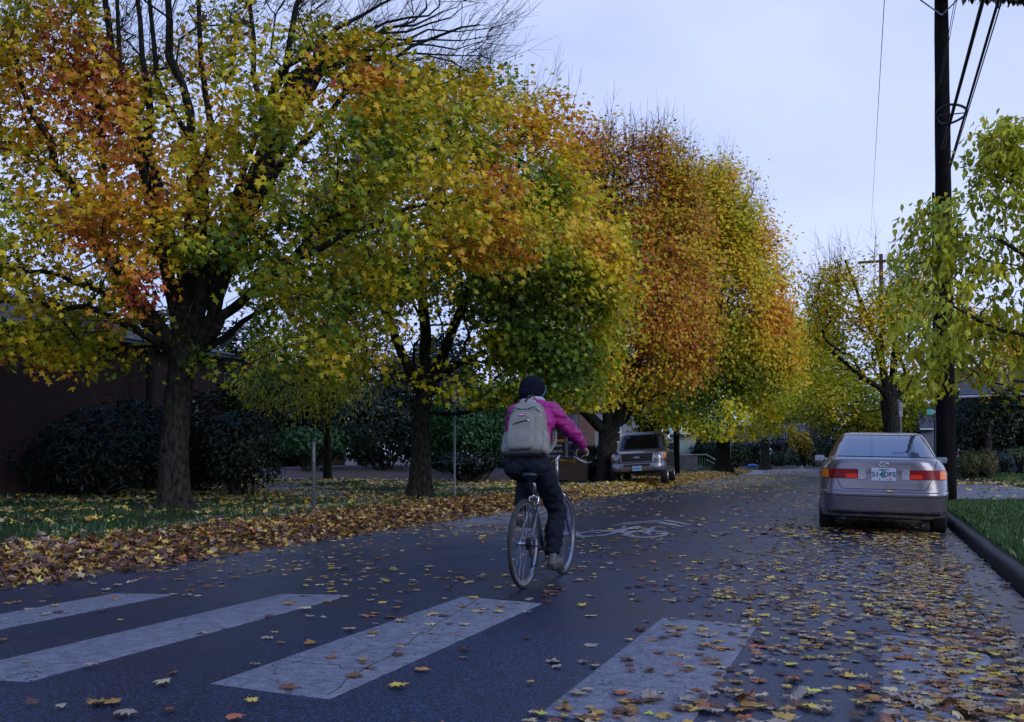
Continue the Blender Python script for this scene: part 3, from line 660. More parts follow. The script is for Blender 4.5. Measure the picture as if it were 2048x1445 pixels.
# ------------------------------------------------------------------ maples
def E(px, py, Z, rx, ry, rd=None, wt=1):
    k = Z/FPX; c = at(px, py, Z); return (c, (rx*k, rd if rd else rx*k, ry*k), wt)
def PT(px, py, Z, r): return (at(px, py, Z), r)
b1 = gp(350, 1022, .05); Z1 = proj(b1)[2]
def LB(pts, r0, r1, dz=0, wob=7, seed=0):
    r = random.Random(seed); n = len(pts); out = []
    for k in range(n-1):
        for q in range(3):
            u = q/3; px = pts[k][0]+(pts[k+1][0]-pts[k][0])*u; py = pts[k][1]+(pts[k+1][1]-pts[k][1])*u; t = (k+u)/(n-1)
            w_ = wob if (k or q) else 0
            out.append(PT(px+r.uniform(-w_, w_), py+r.uniform(-w_, w_), Z1+dz*t, r0+(r1-r0)*t))
    out.append(PT(pts[-1][0], pts[-1][1], Z1+dz, r1)); return out
spec1 = dict(seed=3, trunk=[(b1+[0, 0, -.15], .27), (at(348, 930, Z1), .235), (at(355, 820, Z1), .225), (at(362, 740, Z1), .22), (at(362, 700, Z1), .21)],
  limbs=[LB([(340, 690), (262, 610), (205, 500), (140, 380), (70, 230), (20, 80)], .135, .03, -1.8, 9, 1), LB([(262, 610), (180, 575), (90, 545), (-20, 520)], .07, .02, -2.2, 7, 2),
         LB([(205, 500), (215, 350), (190, 200), (170, 40), (150, -120)], .07, .025, -.6, 6, 3), LB([(362, 690), (365, 560), (320, 420), (262, 250), (215, 90), (200, -140)], .13, .045, .6, 8, 4),
         LB([(320, 420), (300, 280), (285, 120), (270, -120)], .085, .035, 1.0, 6, 5), LB([(262, 250), (240, 120), (235, -60)], .055, .03, .1, 5, 6), LB([(380, 690), (408, 570), (410, 430), (385, 280), (345, 120), (335, -140)], .135, .045, -.7, 8, 7),
         LB([(410, 430), (420, 280), (405, 120), (400, -120)], .085, .03, .4, 6, 8), LB([(385, 280), (310, 160), (300, -80)], .06, .03, -.9, 5, 9), LB([(395, 700), (432, 600), (492, 440), (530, 280), (560, 140), (620, -40)], .14, .045, .3, 8, 10),
         LB([(530, 280), (510, 150), (500, -60)], .07, .03, .6, 5, 11), LB([(492, 440), (590, 300), (700, 180), (830, 90), (960, 50)], .08, .015, -.2, 8, 12), LB([(560, 140), (680, 60), (800, -10)], .05, .02, -.4, 6, 13),
         LB([(400, 690), (470, 610), (570, 530), (690, 470), (820, 420), (940, 400)], .10, .018, -1.5, 8, 14), LB([(570, 530), (680, 420), (800, 330), (930, 270)], .06, .015, -1.2, 8, 15), LB([(345, 700), (270, 655), (170, 615), (60, 600), (-40, 610)], .075, .02, -2.3, 7, 16),
         LB([(395, 710), (480, 650), (570, 600), (670, 570)], .07, .02, 1.5, 6, 17)] + [LB([(580+9*k, 150-4*k), (700+8*k, 90+(y_-60)*.3), (860, (y_+75)*.5+8), (x_, y_)], .04, .006, -.4+.12*k, 8, 30+k) for k, (x_, y_) in enumerate([(1035, 42), (1015, 92), (985, 150), (960, 5), (900, -30), (1000, 125), (1020, 66), (930, -10), (950, 175), (840, -40)])],
  ells=[E(380, 210, Z1, 480, 330, 3.8, 1.2), E(700, 420, Z1-.6, 330, 210, 3.0, 1.3), E(60, 560, Z1-.8, 270, 180, 3.0, 1.5), E(110, 170, Z1-.6, 150, 150, 2.0, 2.2), E(880, 330, Z1-.8, 165, 200, 2.2, 1.6),
        E(600, 640, Z1-.8, 190, 110, 2.0, 1.2), E(330, 540, Z1-1.2, 270, 120, 2.0, 1.1), E(420, -230, Z1, 520, 260, 3.5, .7), E(-180, 250, Z1, 260, 300, 3, .6), E(790, 60, Z1-.3, 235, 110, 2.2, 4.2), E(260, 80, Z1, 190, 160, 2.2, 1.6), E(480, 700, Z1-.5, 90, 60, 1, .8), E(60, 640, Z1-1.2, 150, 75, 1.4, 2.6), E(200, 620, Z1-1.6, 110, 70, 1.2, 1.6)],
  targets=2700, leaves=30, lastn=4, size=.118, spread=.20, outline=LEAF_MID, tip=.0052, pw=.40, zmin=2.1, outw=.45, bow=.10, lobes=22,
  centre=at(400, 450, Z1+2), curl=.6,
  whips=1900, whiplen=.75, whipsel=lambda P: (proj(P)[1] < 190) & (proj(P)[0] > -100), whipdir=np.array([.8, .2, .45]),
  keep=lambda P, r: r.random(len(P)) < np.clip(.92 + .6*snoise(P, .42, 7) - gauss(P, [(275, 40, 95, 105, 1.5), (375, 640, 135, 85, 1.25), (930, 50, 200, 75, 2.2), (690, 0, 230, 50, 1.4), (560, 110, 40, 100, .6), (520, 330, 40, 90, .5), (400, 430, 40, 50, .4), (300, -250, 700, 170, 1.6), (480, 660, 50, 60, .6)]), 0.0, 1),
  colour=colfn(.40, .15, .30, .085, 3, lambda P: gauss(P, [(130, 150, 180, 140, .33), (300, 330, 170, 170, .27), (760, 330, 180, 180, -.05), (300, 600, 70, 60, .45), (200, 480, 120, 50, .2), (1000, 350, 80, 260, .25), (700, 120, 260, 90, .15), (420, 520, 110, 60, -.22), (620, 620, 120, 80, -.12), (330, 230, 60, 60, -.25), (870, 380, 150, 200, .09)]), gain=.9))
tree('maple_tree', 'large near maple with red, orange and yellow leaves at left', 'tree', b1, spec1, 'maples along the left verge')
b2 = gp(838, 990, .1); Z2 = proj(b2)[2]
spec2 = dict(seed=8, trunk=[(b2+[0, 0, -.15], .26), (at(842, 900, Z2), .22), (at(845, 820, Z2), .20), (at(850, 780, Z2), .20)],
  limbs=[[PT(835, 770, Z2, .13), PT(800, 700, Z2-.3, .11), PT(770, 620, Z2-.6, .09), PT(740, 500, Z2-.9, .06)],
         [PT(850, 770, Z2, .15), PT(852, 660, Z2, .13), PT(840, 540, Z2+.1, .11), PT(870, 380, Z2, .08), PT(900, 240, Z2, .06)],
         [PT(860, 770, Z2, .14), PT(890, 700, Z2-.2, .12), PT(930, 600, Z2-.3, .10), PT(990, 460, Z2-.4, .08), PT(1040, 320, Z2-.4, .05)],
         [PT(870, 760, Z2, .09), PT(930, 720, Z2-.6, .07), PT(1040, 680, Z2-1.2, .05), PT(1130, 640, Z2-1.6, .035)]],
  ells=[E(905, 420, Z2, 270, 265, 3.6, 1.3), E(1090, 560, Z2-.8, 165, 230, 2.6, 1.7), E(1050, 300, Z2, 125, 140, 2.0, 1.6), E(720, 650, Z2-1, 190, 130, 2.4, 1), E(1060, 740, Z2-.8, 170, 95, 2.4, 1.4), E(640, 500, Z2+.5, 160, 150, 2.4, .8)],
  targets=1500, leaves=62, lastn=4, size=.125, spread=.28, tkeep=lambda P, r: snoise(P, .32, 6) > -.75, outline=LEAF_MID, tip=.006, zmin=2.0, outw=.7, centre=at(930, 560, Z2+1),
  whips=150, whiplen=.9, whipsel=lambda P: P[:, 2] > 8.6,
  keep=lambda P, r: r.random(len(P)) < np.clip(.85+.65*snoise(P, .38, 4) - gauss(P, [(860, 690, 85, 100, 1.1)]), .04, 1),
  colour=colfn(.35, .13, .38, .085, 13, lambda P: gauss(P, [(1190, 350, 70, 190, .28), (1235, 600, 50, 170, .2), (1080, 230, 130, 90, .25), (1090, 640, 150, 190, -.16), (1030, 760, 190, 70, -.10), (720, 680, 150, 100, .06)])))
tree('maple_tree', 'second maple behind the cyclist with green and gold leaves', 'tree', b2, spec2, 'maples along the left verge')
b3 = gp(1214, 962, .1); Z3 = proj(b3)[2]
spec3 = dict(seed=5, trunk=[(b3+[0, 0, -.2], .36), (at(1214, 915, Z3), .33), (at(1216, 880, Z3), .33), (at(1217, 862, Z3), .34)],
  limbs=[[PT(1200, 855, Z3, .2), PT(1160, 815, Z3-.5, .16), PT(1125, 780, Z3-.9, .10)],
         [PT(1215, 850, Z3, .22), PT(1215, 760, Z3, .18), PT(1230, 640, Z3, .14), PT(1230, 480, Z3, .1), PT(1210, 360, Z3, .06)],
         [PT(1232, 852, Z3, .22), PT(1255, 780, Z3, .18), PT(1300, 660, Z3, .13), PT(1340, 500, Z3, .09), PT(1350, 380, Z3, .05)]],
  ells=[E(1250, 520, Z3, 165, 245, 3.6, 1.3), E(1320, 620, Z3-1, 120, 190, 2.4, 1.3), E(1190, 790, Z3-1, 110, 75, 2.4, 1.3), E(1250, 355, Z3, 150, 85, 2.6, 2.0), E(1195, 370, Z3, 70, 80, 1.6, 2.0)], lobe=.12,
  targets=2600, leaves=30, lastn=3, size=.128, spread=.32, outline=LEAF_LOW, tip=.0095, zmin=2.5, shell=.6, outw=.9, centre=at(1260, 600, Z3+2),
  whips=900, whiplen=1.1, whipsel=lambda P: P[:, 2] > 8.0,
  keep=lambda P, r: r.random(len(P)) < np.clip(.85+.55*snoise(P, .3, 4) - gauss(P, [(1240, 420, 75, 120, .75), (1260, 700, 50, 90, .3)]), .05, 1),
  colour=colfn(.62, .11, .50, .10, 23, gain=.85, bias=lambda P: gauss(P, [(1330, 620, 70, 150, .15), (1230, 300, 140, 60, .12), (1200, 800, 160, 60, -.18)])))
tree('maple_tree', 'third maple beside the pickup with thinning orange-tan leaves', 'tree', b3, spec3, 'maples along the left verge')
b4 = wx(1298, 45, .05); b4 = np.array(b4); Z4 = 45
spec4 = dict(seed=15, lobe=.14, trunk=[(b4+[0, 0, -.2], .5), (at(1297, 890, Z4), .46), (at(1297, 862, Z4), .5)],
  limbs=[[PT(1280, 850, Z4, .25), PT(1260, 780, Z4, .16), PT(1300, 560, Z4+1, .1)], [PT(1305, 850, Z4, .28), PT(1340, 760, Z4, .2), PT(1380, 600, Z4, .14), PT(1400, 430, Z4, .08)],
         [PT(1315, 855, Z4, .22), PT(1400, 790, Z4-.5, .16), PT(1480, 700, Z4-1, .1)]],
  ells=[E(1390, 550, Z4, 135, 215, 4.2, 1.2), E(1478, 580, Z4-1, 95, 165, 3, 1.6), E(1520, 700, Z4-1, 78, 105, 2.6, 1.5), E(1345, 790, Z4-2, 95, 68, 2.4, 1.5), E(1490, 715, Z4-1, 105, 65, 2.4, 1.5), E(1420, 400, Z4, 90, 80, 2.4, 1.5), E(1560, 640, Z4-1, 45, 110, 1.8, 1.5), E(1310, 790, Z4-2, 80, 60, 2, 1)],
  targets=1600, leaves=56, lastn=3, size=.155, spread=.42, outline=LEAF_LOW, tip=.009, zmin=1.9, shell=.65, outw=1, centre=at(1400, 650, Z4+3),
  whips=600, whiplen=1.1, whipsel=lambda P: P[:, 2] > 8.5,
  keep=lambda P, r: r.random(len(P)) < np.clip(.85+.6*snoise(P, .35, 4), .06, 1),
  colour=colfn(.49, .08, .42, .08, 33, lambda P: gauss(P, [(1340, 780, 170, 90, -.24), (1560, 600, 50, 120, .16), (1400, 380, 120, 80, .10), (1450, 800, 120, 60, -.12)])))
tree('maple_tree', 'fourth maple, broad golden dome behind the pickup', 'tree', b4, spec4, 'maples along the left verge')
b5 = np.array(wx(1446, 60, .05)); Z5 = 60
spec5 = dict(seed=25, trunk=[(b5+[0, 0, -.2], .5), (at(1446, 895, Z5), .42), (at(1446, 870, Z5), .4)], limbs=[],
  ells=[E(1455, 828, Z5-3, 98, 50, 2.6, 2), E(1500, 780, Z5, 90, 60, 3), E(1560, 740, Z5+4, 90, 90, 3, .8)], targets=380, leaves=38, size=.2, spread=.4, outline=LEAF_LOW, tip=.011, zmin=1.8, outw=1,
  keep=lambda P, r: r.random(len(P)) < np.clip(.8+.5*snoise(P, .25, 4), .06, 1),
  colour=colfn(.42, .08, .35, .05, 43, gain=1.55))
tree('maple_tree', 'fifth maple, bright yellow-green low crown down the street', 'tree', b5, spec5, 'maples along the left verge')
b6 = np.array(wx(1602, 74, .0)); b6 = np.array(wx(1530, 82, 0.))
spec6 = dict(seed=26, trunk=[(b6+[0, 0, -.2], .4), (at(1530, 880, 82), .3)], limbs=[],
  ells=[E(1585, 790, 80, 85, 62, 4), E(1640, 760, 80, 60, 75, 4)], targets=260, leaves=40, size=.28, spread=.5, outline=LEAF_LOW, tip=.012, zmin=3.6, outw=1,
  colour=colfn(.36, .1, .2, .05, 53))
tree('maple_tree', 'farthest left maple, olive-yellow crown arching over the road', 'tree', b6, spec6, 'maples along the left verge')
# right side
bR = np.array(wx(1784, 34, .05)); ZR = 34
specR = dict(seed=41, trunk=[(bR+[0, 0, -.1], .34), (at(1783, 850, ZR), .27), (at(1779, 800, ZR), .28)],
  limbs=[[PT(1765, 780, ZR, .13), PT(1710, 745, ZR-.5, .08), PT(1660, 700, ZR-.8, .05)], [PT(1772, 770, ZR, .15), PT(1755, 690, ZR, .11), PT(1720, 600, ZR, .07), PT(1690, 520, ZR, .04)],
         [PT(1785, 770, ZR, .16), PT(1790, 690, ZR, .11), PT(1775, 580, ZR, .07)], [PT(1800, 785, ZR, .11), PT(1850, 740, ZR, .07)]],
  ells=[E(1735, 620, ZR, 118, 120, 2.2), E(1690, 700, ZR-.5, 75, 75, 1.5), E(1830, 640, ZR, 70, 110, 1.8)], targets=1050, leaves=9, lastn=4, size=.13, spread=.26, outline=LEAF_LOW, tip=.0075, zmin=2.2, outw=.6,
  whips=260, whiplen=1.1, whipsel=lambda P: P[:, 2] > 6.0,
  keep=lambda P, r: r.random(len(P)) < np.clip(.9+.4*snoise(P, .4, 4)-np.clip((P[:, 2]-6.6)*.33, 0, .75), .04, 1),
  colour=colfn(.47, .1, .35, .07, 63))
tree('maple_tree', 'sparse maple on the right with bare upper twigs and dark trunk', 'tree', bR, specR)
bQ = np.array(wx(1705, 52, .05))
specQ = dict(seed=42, trunk=[(bQ+[0, 0, -.1], .3), (at(1705, 880, 52), .25)], limbs=[],
  ells=[E(1690, 805, 52, 95, 62, 3), E(1760, 800, 52, 90, 60, 3), E(1640, 770, 54, 60, 60, 3), E(1850, 790, 54, 50, 50, 2), E(1640, 690, 56, 45, 90, 3, .8)], targets=420, leaves=34, size=.19, spread=.4, outline=LEAF_LOW, tip=.01, zmin=1.9, outw=.9,
  colour=colfn(.36, .1, .25, .06, 73))
tree('maple_tree', 'dense olive-yellow tree low behind the right-hand bare maple', 'tree', bQ, specQ)
bO = np.array(wx(1975, 44, .4))
specO = dict(seed=44, trunk=[(bO+[0, 0, -.4], .2), (at(1975, 850, 44), .16)], limbs=[],
  ells=[E(1945, 690, 44, 60, 75, 2), E(2020, 730, 44, 50, 50, 2)], targets=160, leaves=30, size=.17, spread=.35, outline=LEAF_LOW, tip=.009, zmin=2.2, outw=.9, colour=colfn(.55, .1, .25, .06, 83))
tree('street_tree', 'golden-orange tree glimpsed behind the right utility pole', 'tree', bO, specO)
# foreground tree at the right edge: hanging oval yellow-green leaves
ZF = 9.2; bF = at(2360, 1100, ZF+.2); bF[2] = .02
specF = dict(seed=52, trunk=[(bF+[0, 0, -.05], .085), (at(2350, 800, ZF+.2), .07), (at(2340, 690, ZF+.2), .065)],
  limbs=[[PT(2270, 650, ZF, .035), PT(2130, 560, ZF-.1, .026), PT(2000, 480, ZF-.2, .018)], [PT(2280, 690, ZF, .035), PT(2150, 690, ZF-.1, .026), PT(2000, 660, ZF-.2, .018), PT(1900, 610, ZF-.2, .012)],
         [PT(2290, 720, ZF, .03), PT(2180, 780, ZF-.2, .022), PT(2020, 760, ZF-.3, .015)], [PT(2300, 600, ZF, .04), PT(2210, 440, ZF, .03), PT(2120, 300, ZF, .018)]],
  ells=[E(1868, 590, ZF, 85, 185, .5, 2.4), E(1885, 470, ZF, 80, 100, .4, 1.8), E(1860, 740, ZF, 60, 60, .3, 1.6), E(2020, 500, ZF, 130, 200, .7, 1.3), E(2130, 560, ZF, 150, 250, .8, 1), E(2060, 700, ZF, 180, 90, .7, 1.2), E(2000, 330, ZF, 70, 105, .35, 1.6), E(2260, 450, ZF, 200, 260, 1, .5)],
  targets=1200, leaves=9, lastn=5, size=.078, spread=.06, outline=LEAF_OVAL, tip=.0023, pw=.45, seg=.14, bow=.12, zmin=1.25, outw=.5, down=2.2, curl=.5, centre=at(2100, 500, ZF+1), thickbark=False,
  keep=lambda P, r: r.random(len(P)) < np.clip(1.0+.4*snoise(P, 1.1, 4), .1, 1),
  colour=lambda LP, rng: (np.array([.36, .43, .04])*(.6+.75*rng.random((len(LP), 1))) + np.array([.26, .13, -.01])*(np.clip(.35+.5*snoise(LP, .8, 5)[:, None]+.25*rng.normal(size=(len(LP), 1)), 0, 1))))
tree('young_tree', 'slender near tree with hanging oval yellow-green leaves at right edge', 'tree', bF, specF)

# background trees on the left and at the end of the street
def bush(name, label, cat, base, ells, n, size, cols, outline=LEAF_OVAL, seed=1, zmin=.02, group=None, shell=.7, outw=1.0, down=.3, m=None, stem=.05):
    rng = np.random.default_rng(seed); base = np.array(base, float); root = thing(name, label, cat, tuple(base), group=group)
    P = samp_ell(ells, n, rng, shell); P += rng.normal(size=P.shape)*np.mean([e[1] for e in ells])*.06
    c = np.array([e[0] for e in ells]).mean(0); k = snoise(P, .9/max(.4, np.mean([e[1][0] for e in ells])), seed)
    P = c+(P-c)*(1+.10*k)[:, None]; P = P[P[:, 2] > base[2]+zmin]
    t = rng.random((len(P), 1)); col = (np.array(cols[0])*(1-t)+np.array(cols[1])*t)*(.7+.6*rng.random((len(P), 1)))
    V, F, cc = leaf_arrays(P-base, norm(P-c)*outw+np.array([0, 0, .5])+rng.normal(size=P.shape)*.5, size*(.6+.7*rng.random(len(P))), col, outline, rng, down, .3)
    soup('foliage', V, F, m or M_ever, root, cc)
    A = np.repeat(base[None], 14, 0)+rng.normal(size=(14, 3))*[.12, .12, 0]; B = samp_ell(ells, 14, rng, 0); B = A+(B-A)*.85
    V, F = frusta(A, B, np.full(14, stem), np.full(14, stem*.35), 5); soup('stem', V-base, F, M_bark, root, ncorn=4)
    return root
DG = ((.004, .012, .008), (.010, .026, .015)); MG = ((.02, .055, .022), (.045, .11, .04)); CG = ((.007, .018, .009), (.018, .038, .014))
def bb(px, Z, z=.05): return wx(px, Z, z)
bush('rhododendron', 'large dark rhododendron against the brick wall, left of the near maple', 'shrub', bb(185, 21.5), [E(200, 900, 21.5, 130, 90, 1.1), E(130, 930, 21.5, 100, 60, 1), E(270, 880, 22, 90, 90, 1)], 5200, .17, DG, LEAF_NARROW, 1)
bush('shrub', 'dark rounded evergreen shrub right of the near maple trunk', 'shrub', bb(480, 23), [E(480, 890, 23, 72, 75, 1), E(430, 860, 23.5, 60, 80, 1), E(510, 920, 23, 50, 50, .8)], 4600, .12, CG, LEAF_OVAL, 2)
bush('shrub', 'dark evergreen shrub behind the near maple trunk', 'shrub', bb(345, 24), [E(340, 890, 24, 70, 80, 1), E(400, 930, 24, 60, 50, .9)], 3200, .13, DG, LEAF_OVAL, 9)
bush('shrub', 'blue-green shrub top showing behind the dark shrubs', 'shrub', bb(470, 30), [E(458, 860, 30, 32, 35, .6)], 1200, .14, ((.03, .10, .06), (.05, .14, .09)), LEAF_OVAL, 3)
bush('hedge', 'low clipped green hedge behind the mulch bed', 'hedge', bb(620, 38), [E(600, 885, 38, 60, 32, 1), E(700, 885, 38, 60, 36, 1)], 3800, .16, MG, LEAF_OVAL, 4)
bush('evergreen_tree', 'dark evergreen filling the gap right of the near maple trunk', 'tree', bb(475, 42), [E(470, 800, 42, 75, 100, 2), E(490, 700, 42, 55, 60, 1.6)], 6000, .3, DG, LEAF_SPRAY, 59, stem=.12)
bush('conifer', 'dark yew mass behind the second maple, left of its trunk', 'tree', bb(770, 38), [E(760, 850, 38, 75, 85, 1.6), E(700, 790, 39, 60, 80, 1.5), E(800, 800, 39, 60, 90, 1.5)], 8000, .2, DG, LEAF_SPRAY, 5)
bush('bare_tree', 'brown nearly bare tree behind the weeping tree', 'tree', bb(735, 48), [E(735, 720, 48, 75, 150, 2.4), E(660, 640, 48, 70, 90, 2), E(740, 850, 48, 60, 60, 2)], 6000, .26, ((.022, .014, .014), (.055, .038, .036)), LEAF_NARROW, 58, zmin=.3, stem=.2, shell=.2, down=-.5)
bush('laurel', 'green laurel bushes right of the second maple trunk', 'shrub', bb(950, 36), [E(960, 860, 36, 70, 55, 1.2), E(900, 850, 37, 60, 70, 1.2), E(1010, 850, 37, 40, 60, 1)], 6000, .16, ((.012, .05, .012), (.03, .10, .02)), LEAF_OVAL, 6)
bush('hedge', 'low dark hedge below the laurel bushes', 'hedge', bb(930, 34.5), [E(950, 925, 34.5, 75, 22, .5), E(890, 925, 34.5, 40, 20, .5)], 2600, .12, DG, LEAF_OVAL, 7)
bush('hedge', 'clipped box hedge between the cyclist and the pickup', 'hedge', bb(1178, 38), [E(1150, 928, 38, 40, 26, .6), E(1185, 925, 39, 30, 32, .6)], 2400, .12, DG, LEAF_OVAL, 8)
for i, (px, Z, ry, lab) in enumerate(((180, 29, 190, 'dark evergreen crown hiding the brick building roof'), (60, 40, 250, 'tall dark evergreen behind the brick building, far left'), (330, 44, 230, 'tall dark evergreen behind the near maple'), (560, 52, 150, 'dark evergreen behind the weeping tree'), (860, 56, 190, 'tall dark evergreen behind the second maple'), (1010, 60, 120, 'dark evergreen behind the cyclist'))):
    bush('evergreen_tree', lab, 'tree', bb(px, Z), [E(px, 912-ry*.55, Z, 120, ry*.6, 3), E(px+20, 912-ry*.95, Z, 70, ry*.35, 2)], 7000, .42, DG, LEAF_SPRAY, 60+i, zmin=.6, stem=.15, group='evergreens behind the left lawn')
bW = np.array(bb(655, 36))
specW = dict(seed=71, trunk=[(bW+[0, 0, -.1], .15), (at(655, 850, 34), .12), (at(650, 760, 31.5), .11)], limbs=[], ells=[E(620, 700, 31, 110, 75, 1.8), E(560, 730, 31, 50, 70, 1), E(690, 730, 31, 50, 70, 1), E(590, 775, 31, 150, 42, 1.4, 1.6), E(660, 810, 31, 45, 45, .8, 1.5)], keep=lambda P, r: r.random(len(P)) < np.clip(.6+.7*snoise(P, .8, 2), .05, 1),
  targets=420, leaves=30, lastn=4, size=.125, spread=.34, outline=LEAF_NARROW, tip=.007, zmin=1.5, down=3, outw=.4, lmat=M_leaf, colour=colfn(.38, .08, .3, .05, 93, gain=.8))
tree('weeping_tree', 'weeping tree with small drooping yellow leaves between the two near maples', 'tree', bW, specW)
bV = np.array(bb(300, 25)); specV = dict(seed=72, trunk=[(bV+[0, 0, -.1], .13), (at(300, 850, 25), .1), (at(300, 700, 25), .09)], limbs=[], ells=[E(190, 690, 24, 130, 70, 1.2)], targets=200, leaves=1, size=.13, spread=.2, outline=LEAF_NARROW, tip=.005, zmin=1.5, down=3, outw=.4, colour=colfn(.45, .08, .3, .05, 93, gain=.8))
tree('weeping_tree', 'nearly bare weeping tree with a few drooping leaves before the brick wall', 'tree', bV, specV)
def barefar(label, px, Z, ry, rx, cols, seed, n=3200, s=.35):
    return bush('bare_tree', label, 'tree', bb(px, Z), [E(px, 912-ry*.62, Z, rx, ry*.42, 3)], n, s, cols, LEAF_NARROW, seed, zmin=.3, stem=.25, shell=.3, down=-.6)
barefar('hazy blue-grey bare tree at the end of the street, left', 1495, 96, 62, 48, ((.08, .095, .13), (.14, .17, .22)), 81)  # distance haze is mixed into the pale colours of these bare trees
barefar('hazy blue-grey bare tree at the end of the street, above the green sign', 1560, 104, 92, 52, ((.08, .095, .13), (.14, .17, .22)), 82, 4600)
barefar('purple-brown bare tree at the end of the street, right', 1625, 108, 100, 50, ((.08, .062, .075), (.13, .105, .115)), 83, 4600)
bush('small_tree', 'small golden tree at the end of the street', 'tree', bb(1605, 92), [E(1603, 885, 92, 22, 22, 1), E(1585, 865, 92, 9, 22, .6), E(1612, 900, 92, 14, 12, 1)], 1100, .3, ((.30, .26, .03), (.42, .30, .04)), LEAF_LOW, 84, m=M_leaf)
bush('evergreen_tree', 'dark green bushy tree left of the parked sedan roof', 'tree', bb(1655, 88), [E(1665, 880, 88, 38, 50, 2.4), E(1720, 890, 88, 50, 40, 2.4)], 5200, .34, ((.015, .04, .022), (.03, .07, .03)), LEAF_SPRAY, 85)
bush('shrub', 'dark bushes along the far left verge behind the yellow-green crown', 'shrub', bb(1440, 72), [E(1440, 905, 72, 65, 32, 2)], 3600, .25, CG, LEAF_OVAL, 86)
bush('shrub', 'dark green bushes at the far end of the road', 'shrub', bb(1560, 98), [E(1560, 918, 98, 70, 16, 2), E(1500, 915, 98, 30, 18, 2)], 2800, .25, CG, LEAF_OVAL, 88)
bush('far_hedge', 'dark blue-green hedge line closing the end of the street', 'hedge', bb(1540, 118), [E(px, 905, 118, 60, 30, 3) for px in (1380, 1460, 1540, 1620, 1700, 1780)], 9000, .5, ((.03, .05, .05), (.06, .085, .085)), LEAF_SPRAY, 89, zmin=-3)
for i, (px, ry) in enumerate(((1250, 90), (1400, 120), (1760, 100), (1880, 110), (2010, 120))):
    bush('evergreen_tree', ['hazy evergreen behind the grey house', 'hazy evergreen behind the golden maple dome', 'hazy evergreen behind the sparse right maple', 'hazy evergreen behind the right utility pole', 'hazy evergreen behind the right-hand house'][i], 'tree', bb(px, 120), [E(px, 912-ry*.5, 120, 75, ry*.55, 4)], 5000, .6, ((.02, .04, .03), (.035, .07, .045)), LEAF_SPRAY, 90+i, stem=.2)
# right-hand garden
bush('rhododendron', 'big dark rhododendron right of the utility pole', 'shrub', bb(1965, 45, .4), [E(1950, 850, 45, 50, 52, 1.5), E(2010, 840, 45, 60, 60, 1.6), E(1935, 885, 45, 40, 35, 1), E(2070, 850, 45, 60, 60, 1.6)], 8000, .19, CG, LEAF_OVAL, 101)
bush('shrub', 'olive rounded shrub at the corner of the bank', 'shrub', bb(1938, 41, .1), [E(1938, 925, 41, 26, 26, .5)], 1500, .08, ((.05, .07, .02), (.10, .10, .03)), LEAF_OVAL, 102)
bush('shrub', 'pale grassy shrub between the olive shrub and the lawn bank', 'shrub', bb(1972, 41, .15), [E(1972, 925, 41, 26, 26, .5)], 1500, .09, ((.08, .09, .03), (.17, .14, .05)), LEAF_NARROW, 103, down=-.5)
bush('shrub', 'small dark blue-green shrub on the grass bank', 'shrub', bb(2010, 41, .35), [E(2011, 917, 41, 17, 12, .35)], 900, .06, ((.02, .05, .045), (.035, .08, .07)), LEAF_OVAL, 104)
bush('shrub', 'low green shrub at the right edge on the bank', 'shrub', bb(2045, 41, .3), [E(2046, 908, 41, 30, 16, .5)], 1100, .07, ((.04, .08, .02), (.08, .13, .03)), LEAF_OVAL, 105)

# ------------------------------------------------------------------ bodies made as stacked contours
def sell(mb, c, r, e=.35, nu=40, nv=24, taper=0):
    vs = []; sp = lambda v, p: math.copysign(abs(v)**p, v)
    for jx in range(1, nv):
        ph = -math.pi/2+math.pi*jx/nv
        for i in range(nu):
            th = 2*math.pi*i/nu; z = sp(math.sin(ph), e); k = 1-taper*z
            vs.append((c[0]+r[0]*k*sp(math.cos(ph), e)*sp(math.cos(th), e), c[1]+r[1]*k*sp(math.cos(ph), e)*sp(math.sin(th), e), c[2]+r[2]*z))
    vs += [(c[0], c[1], c[2]-r[2]), (c[0], c[1], c[2]+r[2])]; T = (nv-1)*nu
    F = [(jx*nu+i, jx*nu+(i+1) % nu, (jx+1)*nu+(i+1) % nu, (jx+1)*nu+i) for jx in range(nv-2) for i in range(nu)] + [(T, (i+1) % nu, i) for i in range(nu)] + [(T+1, (nv-2)*nu+i, (nv-2)*nu+(i+1) % nu) for i in range(nu)]
    return mb.add(vs, F)
